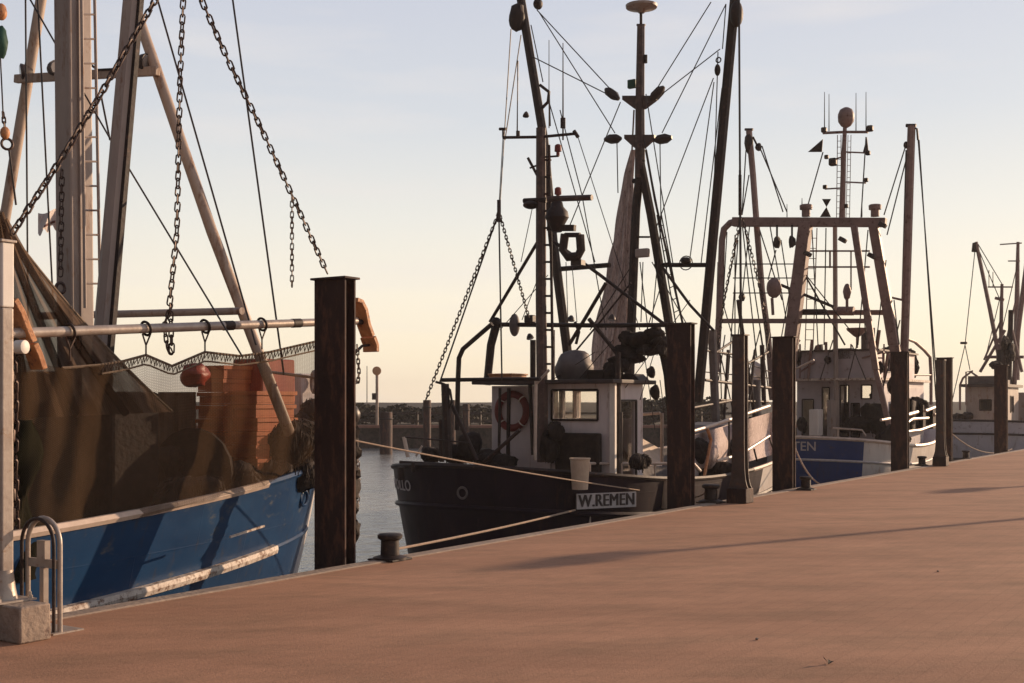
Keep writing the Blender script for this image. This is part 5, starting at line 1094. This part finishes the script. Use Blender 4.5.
ladder(bb, P(809, 228, s=24.6), P(805, 350, s=24.6), P(817, 228, s=24.6), P(813, 350, s=24.6), 12, 'gantry_paint', .015)
for x, y, h_ in ((747, 297, 0), (766, 248, 0)): pass
# hanging gear under the gantry
m_ = MB(); c = P(774, 288, s=23.8); m_.ball(c, (.18, L(7.5, 0, c), L(10, 0, c)), 14, .15, 2); m_.tube([P(772, 298, s=23.8), P(773, 315, s=23.8)], .045, 6); m_.build('hoist_block', 'gantry_paint', bb)
for x in (777, 792):
    m_ = MB(); m_.ball(P(x, 242, s=23.8), (.1, L(4, 0, P(x, 242, s=23.8)), L(6, 0, P(x, 242, s=23.8))), 10, .4, x); m_.tube([P(x, 225, s=23.8), P(x, 242, s=23.8)], .03, 6); m_.build('hoist_hook', 'dark_metal', bb)
m_ = MB(); c = P(847, 292, s=23.8); m_.ball(c, (.12, L(4, 0, c), L(8, 0, c)), 12, .2, 4); m_.tube([c, P(847, 312, s=23.8)], .04, 6); m_.build('net_winch_block', 'gantry_paint', bb)
tB_('winch_drum', [(838, 311), (854, 311)], 9, s=24.2); tB_('winch_drum', [(800, 312), (826, 312)], 6, s=24.2, m='dark_metal')
m_ = MB(); m_.ball(P(742, 297, s=23.8), (.1, .1, .12), 8, .3); m_.build('gantry_light', 'dark_metal', bb)
for x, y in ((843, 240), (883, 225), (808, 254), (872, 256)):
    m_ = MB(); c = P(x, y, s=23.7); m_.bar(c + V((0, .1, .06)), c + V((0, -.08, -.05)), .16, .12); m_.build('work_light', 'lamp_metal', bb, bevel=.02)
tB_('diagonal_stay', [(781, 285), (834, 307)], 3, s=24.1, m='dark_metal'); tB_('diagonal_stay', [(802, 270), (845, 345)], 1.8, s=24.1, m='dark_metal')
m_ = MB(); m_.lathe(P(857, 348, s=S3), [(.03, 0), (.03, .3), (.1, .34), (.28, .5), (.3, .56)], 14); m_.build('searchlight', 'gantry_paint', bb)
wires(bb, 24.0, [(806, 230, 800, 300), (806, 275, 850, 330), (812, 230, 818, 345), (826, 228, 824, 345), (858, 232, 866, 340), (868, 230, 858, 345), (795, 262, 780, 345), (722, 300, 745, 380), (760, 330, 742, 400), (781, 240, 790, 300), (886, 260, 876, 345), (833, 340, 820, 380), (852, 345, 866, 380), (858, 340, 848, 380), (894, 300, 899, 345), (718, 262, 716, 330), (727, 232, 722, 320), (750, 222, 733, 385), (770, 226, 788, 330)], 1.2)
for x0, y0, x1, y1, w_ in ((800, 345, 800, 380, 2), (812, 340, 808, 380, 3), (826, 342, 826, 352, 3), (879, 330, 876, 352, 4), (888, 352, 884, 380, 3), (800, 372, 815, 362, 2), (862, 358, 884, 352, 2), (895, 352, 902, 380, 3), (790, 352, 800, 340, 2)):
    tB_('deck_fitting', [(x0, y0), (x1, y1)], w_, s=S3 - .5, m='gantry_paint')
for x, y, a, b in ((798, 357, 3, 8), (893, 385, 5, 8), (880, 368, 4, 6), (802, 425, 5, 7), (846, 428, 6, 5), (828, 360, 3, 4)):
    c = P(x, y, s=24.6); heap(bb, c, (.15, L(a, 0, c), L(b, 0, c)), x, 'deck_bundle', 16)
# radar mast
tm = lambda nm, pts, w, w2=None, m='gantry_paint': tb(nm, m, bb, 25.0, pts, w, w2)
tm('radar_mast', [(842, 222), (843.5, 160), (845, 125)], 6.5, 4)
m_ = MB(); c = P(846, 116, s=25); k = L(8, 0, c); m_.lathe(P(846, 126, s=25), [(.05, -.05), (k * .6, .0), (k * .95, .12), (k, .25), (k * .98, .34), (k * .75, .46), (k * .3, .52), (.01, .53)], 18); m_.build('radar_dome', 'gantry_paint', bb)
tm('mast_spreader', [(823, 133), (845, 132), (868, 132)], 2.8); tm('mast_spreader', [(846, 152), (868, 153)], 1.6); tm('mast_spreader', [(846, 182), (866, 183)], 1.6); tm('mast_spreader', [(825, 189), (842, 188)], 1.6); tm('mast_spreader', [(832, 160), (842, 157)], 1.6)
for x, y, r_ in ((824, 130, 2.6), (870, 128.5, 3), (825, 187, 2), (866, 180, 2), (826.5, 157, 2), (833, 162, 3.8), (846, 206, 2), (868, 153, 2.2)):
    m_ = MB(); c = P(x, y, s=25); k = L(r_, 0, c); m_.box(c - V((k, k, k)), c + V((k, k, k))); m_.build('signal_light', 'dark_metal', bb, bevel=k * .4)
for x, y0, y1 in ((824.5, 128, 92), (829, 131, 94), (856, 131, 93), (866, 131, 92), (802, 205, 198), (862, 217, 195), (787, 217, 204)):
    tm('whip_antenna', [(x, y0), (x, y1)], 1.1, .6, m='wire')
ladder(bb, P(836.5, 220, s=25.05), P(837.5, 135, s=25.05), P(841, 220, s=25.05), P(841, 135, s=25.05), 14, 'gantry_paint', .012); ladder(bb, P(846, 220, s=25.05), P(848, 135, s=25.05), P(849.5, 220, s=25.05), P(851, 135, s=25.05), 14, 'gantry_paint', .01)
# day shapes: pennants and hourglass
for pts, nm in (([(808, 152), (823, 139), (822, 152)], 'pennant'), ([(867, 137), (863, 152), (869, 155)], 'pennant'), ([(822, 199), (831, 199), (826.5, 207)], 'day_shape'), ([(826.5, 207), (831, 217), (820, 217)], 'day_shape')):
    m_ = MB(); m_.plate([P(x, y, s=25) for x, y in pts], (.02, 0, 0)); m_.build(nm, 'dark_metal', bb, smooth=False)
# booms
tb('port_outrigger_boom', 'gantry_paint', bb, 24.3, [(773, 400), (768, 335), (762, 290), (757, 230), (753, 175), (749, 131)], 6.5, 6.5)
m_ = MB(); m_.ball(P(749, 143, s=24.3), (.14, L(4.5, 0, P(749, 143, s=24.3)), .34), 10, .2); m_.ball(P(758.5, 147, s=24.3), (.08, .1, .12), 8, .2); m_.tube([P(753, 137, s=24.3), P(757, 145, s=24.3)], .03, 6); m_.tube([P(745, 129.5, s=24.3), P(753, 129.5, s=24.3)], .04, 6); m_.build('boom_head', 'dark_metal', bb)
tb('starboard_outrigger_boom', 'gantry_paint', bb, 24.3, [(904, 360), (908, 240), (911.5, 126)], 8.5, 8)
m_ = MB(); m_.tube([P(906, 125.5, s=24.3), P(916, 125.5, s=24.3)], .05, 6); m_.ball(P(906, 145, s=24.3), (.08, .07, .1), 8); m_.tube([P(912, 127, s=24.3), P(917, 129, s=24.3), P(918, 140, s=24.3)], .03, 6); m_.build('boom_head', 'dark_metal', bb)
tb('boom_tie', 'gantry_paint', bb, 24.3, [(889, 297), (907, 301)], 2.2)
wires(bb, 24.3, [(918, 138, 938, 400), (919, 140, 936, 400), (905, 148, 884, 215), (906, 160, 887, 235), (906, 150, 902, 300), (760, 148, 787, 212), (762, 146, 783, 212), (746, 150, 742, 215), (749, 175, 742, 215), (823, 152, 806, 212), (757, 220, 762, 270), (759, 228, 782, 300), (776, 250, 768, 280), (742, 222, 757, 360), (741, 222, 718, 330), (745, 228, 765, 360), (735, 235, 735, 360), (738, 240, 728, 380), (900, 320, 880, 400), (866, 137, 861, 218)], 1.3)
m_ = MB(); m_.chain([P(741, 215, s=23.2), P(724, 300, s=23.2), P(716, 360, s=23.2)], .18, .018); m_.build('gantry_chain', 'chain_steel', bb)
m_ = MB(); m_.chain([P(743, 220, s=23.2), P(763, 300, s=23.2), P(770, 360, s=23.2)], .18, .018); m_.build('gantry_chain', 'chain_steel', bb)
# bow: curved rail frame, rails, nets
tb('bow_arch', 'gantry_paint', bb, 0, [(902, 337), (915, 342), (924, 350), (930, 357), (931, 375), (931, 405)], 3.2, t=2.6); tb('bow_arch', 'gantry_paint', bb, 0, [(905, 375), (931, 375)], 1.8, t=2.6)
for pts, w_ in (([(903, 416), (917, 412)], 4), ([(925, 411), (938, 406)], 3.5), ([(905, 424), (912, 419), (928, 418)], 3), ([(903, 432), (920, 430), (939, 423)], 3), ([(934, 415), (940, 413)], 3.5), ([(881, 420), (893, 418)], 3)):
    tb('bow_rail', 'cap_rail', bb, 0, pts, w_, t=1.0)
m_ = MB(); m_.grid(lambda u, v: P(lerp(905, 938, u), lerp(lerp(396, 412, u), lerp(432, 428, u), v), t=1.5 + .15 * math.sin(u * 20)), 20, 6); m_.build('bow_net_drape', 'dark_gear', bb)
for k, (x, y, a, b, tt) in enumerate(((885, 425, 10, 14, 1.6), (875, 415, 9, 12, 1.9), (893, 440, 6, 14, 1.0), (885, 400, 8, 12, 2.4), (860, 425, 10, 8, 2.3), (895, 355, 10, 10, 3.2), (905, 365, 6, 16, 3.2), (912, 405, 7, 8, 1.8))):
    c = P(x, y, t=tt); heap(bb, c, (L(a, 0, c), .4, L(b, 0, c)), k + 60)
m_ = MB()
for x in (862, 868): m_.tube([P(x, 445, s=22.9), P(x - 1, 482, s=22.9)], .03, 6)
m_.build('hull_ladder', 'galvanised', bb)
tb('deck_rail', 'cap_rail', bb, 22.8, [(833, 428), (862, 430), (866, 436)], 1.8); tb('deck_rail', 'cap_rail', bb, 22.8, [(838, 428), (838, 440)], 1.6); tb('deck_light', 'cap_rail', bb, 22.9, [(793, 370), (814, 360)], 2)

# ================================================================== grey trawler, far right
BC = dict(sa=44.0, sb=62, t0=3.6, hb=2.8, R=2.4, us=.2, e=.8, zm=.62, ds=.25, db=1.1, vd=.66, rake0=.5, rake1=1.8, pw=3.2, fl=.5)
bc = thing('fishing_boat', (50, 3.6, ZW), 'pale grey trawler at the right edge, farthest along the quay', 'fishing boat', 'fishing boats moored along the quay')
hull(BC, bc, lambda u, v, s_: 1 if v < .36 else 0, ['hull_grey', 'antifoul'])
rail_along(BC, 1.0, .05, 0, 1).build('cap_rail', 'dark_metal', bc); rail_along(BC, .78, .05, 0, .98, off=.02).build('rub_rail', 'dark_metal', bc)
S4 = 47.0; D4 = -.1
tC = lambda x: P(x, 400, s=S4).y
zz = lambda y, x=985: P(x, y, s=S4).z
tl4, tr4 = tC(966), tC(1001)
house(bc, S4, 51, tr4, tl4, D4, zz(387), aft=[(tl4 - tC(980), zz(410) - D4, tl4 - tC(991), zz(400) - D4)], m='mast_paint', stbd=[(.5, 1.3, 1.2, 2.0), (2, 1.3, 2.7, 2)])
m_ = MB(); m_.box((S4 - .3, tr4 - .15, zz(387) + .002), (51.3, tl4 + .15, zz(384))); m_.build('wheelhouse_roof', 'roof_dark', bc, smooth=False)
m_ = MB(); m_.box((S4 - .1, tr4 + .1, zz(384) + .003), (50, tl4 - .1, zz(376))); m_.build('roof_bulwark', 'tarp_grey', bc, smooth=False)
tD = lambda nm, pts, w, w2=None, s=48.0, m='gantry_paint': tb(nm, m, bc, s, pts, w, w2)
tD('outrigger_boom', [(1002, 372), (990, 310), (976, 242)], 4.5, 3.5); tD('boom_head', [(975, 243), (974, 252)], 5, m='dark_metal')
tD('aft_mast', [(1002, 372), (1001, 330), (1002, 284)], 5, 3); tD('mast_spreader', [(988, 287), (1013, 287)], 1.5); tD('radar_scanner', [(995, 298), (1004, 300)], 3)
tD('main_mast', [(1016, 380), (1017, 300), (1018, 242)], 7, 3, s=52); tD('mast_spreader', [(1000, 244.5), (1022, 243)], 1.3, s=52); tD('mast_spreader', [(1008, 261), (1020, 261)], 1.3, s=52)
tD('main_boom', [(1030, 240), (1018, 330), (1014, 385)], 5, 5, s=50)
tD('diagonal_stay', [(1002, 318), (984, 360)], 2); tD('diagonal_stay', [(1016, 300), (1004, 350)], 2); tD('diagonal_stay', [(1005, 330), (980, 372)], 3); tD('diagonal_stay', [(1012, 330), (1022, 372)], 3); tD('gallows_crossbar', [(985, 357), (1024, 357)], 3)
tD('stern_arch', [(960, 410), (960, 385), (963, 378), (971, 372), (978, 377)], 2.2, s=46.3); tD('stern_arch', [(966, 405), (966, 372), (973, 371)], 1.6, s=46.3)
tD('gallows_leg', [(1002, 350), (1002, 385)], 11, m='dark_metal'); tD('gallows_leg', [(1011, 310), (1009, 380)], 5, m='dark_metal')
wires(bc, 48, [(978, 244, 1002, 284), (977, 246, 1000, 300), (975, 250, 965, 345), (965, 345, 950, 410), (965, 345, 970, 370), (1003, 285, 985, 360), (1018, 262, 1002, 330), (989, 287, 989, 270), (993, 287, 993, 272)], .9)
m_ = MB(); m_.tube([P(960.5, 343, s=46), P(967, 343, s=46)], .06, 6); m_.build('bridle_shackle', 'dark_metal', bc)
house(bc, 52.4, 56, tC(1045) + .0 if False else 1.6, 4.2, D4, 2.1, nm='fore_cabin', m='mast_paint', stbd=[(.4, 1.2, .9, 1.9), (1.6, 1.2, 2.1, 1.9)], aft=[(.6, 1.0, 1.0, 1.8)])
for k, (x, y, a, b) in enumerate(((958, 418, 6, 5), (968, 416, 5, 4), (1006, 345, 4, 9), (996, 365, 6, 4), (1012, 352, 3, 9))):
    c = P(x, y, s=46.5); heap(bc, c, (.4, L(a, 0, c), L(b, 0, c)), k + 80)

# ------------------------------------------------------------------ mooring ropes
def rope(p, q, drop, r, lb, mt='rope'):
    m_ = MB(); m_.tube(sag(p, q, drop, 20), r, 7); solo('mooring_rope', m_, mt, p, lb, 'rope', 'mooring ropes')
rope(b1 + V((.05, 0, .1)), P(575, 510, s=7.2), .02, .014, 'mooring rope from the nearest bollard up to the name board of the dark trawler')
rope(P(352, 440, t=.55), P(694, 497, t=.9), .05, .010, 'long pale mooring rope crossing in front of the dark trawler stern')
rope(P(694, 497, t=.9), b3 + V((0, .1, .16)), .02, .011, 'short mooring rope from the second pile to the bollard beside it')
rope(P(795, 448, t=1.0), b2 + V((1.6, .3, .02)), .12, .018, 'slack pale mooring rope hanging along the royal blue stern')
rope(P(951, 433, t=1.4), P(1012, 449, t=.6), .35, .02, 'slack pale mooring rope drooping along the pale grey hull')

# ------------------------------------------------------------------ lamp posts up the quay, beyond the right edge
for tip, base, lb in (((628, 555), 1, 'tall lamp post on the quay right of the view'), ((985, 489), 2, 'second tall lamp post on the quay right of the view, farther off')):
    tw_ = P(*tip, z=0); sh = V((V(SUN_AZ + (0,)).dot(U), V(SUN_AZ + (0,)).dot(N), 0)).normalized(); hgt_ = 5.0
    o = tw_ + sh * (hgt_ / math.tan(R(SUN_EL))); t_ = thing('lamp_post', o, lb, 'lamp post')
    m_ = MB(); m_.tube([o, o + V((0, 0, hgt_))], .085 if base == 1 else .10, 10); m_.build('pole', 'galvanised', t_)
    m_ = MB(); m_.box(o + V((-.5, -.16, hgt_)), o + V((.5, .16, hgt_ + .30))); m_.build('lamp_head', 'lamp_metal', t_, bevel=.03)

# ------------------------------------------------------------------ thin evening haze over the harbour
hm = bpy.data.materials.new('haze'); hm.use_nodes = True; n = hm.node_tree; n.nodes.clear()
o_ = n.nodes.new('ShaderNodeOutputMaterial'); pv = n.nodes.new('ShaderNodeVolumePrincipled'); pv.inputs['Density'].default_value = HAZE; pv.inputs['Color'].default_value = (.95, .90, .90, 1); pv.inputs['Anisotropy'].default_value = .2
n.links.new(pv.outputs[0], o_.inputs['Volume']); M['haze'] = hm
q = MB(); q.box((-310, -310, -5), (640, 640, 16)); hz_ = structure('haze', q, 'haze', kind='stuff', smooth=False)
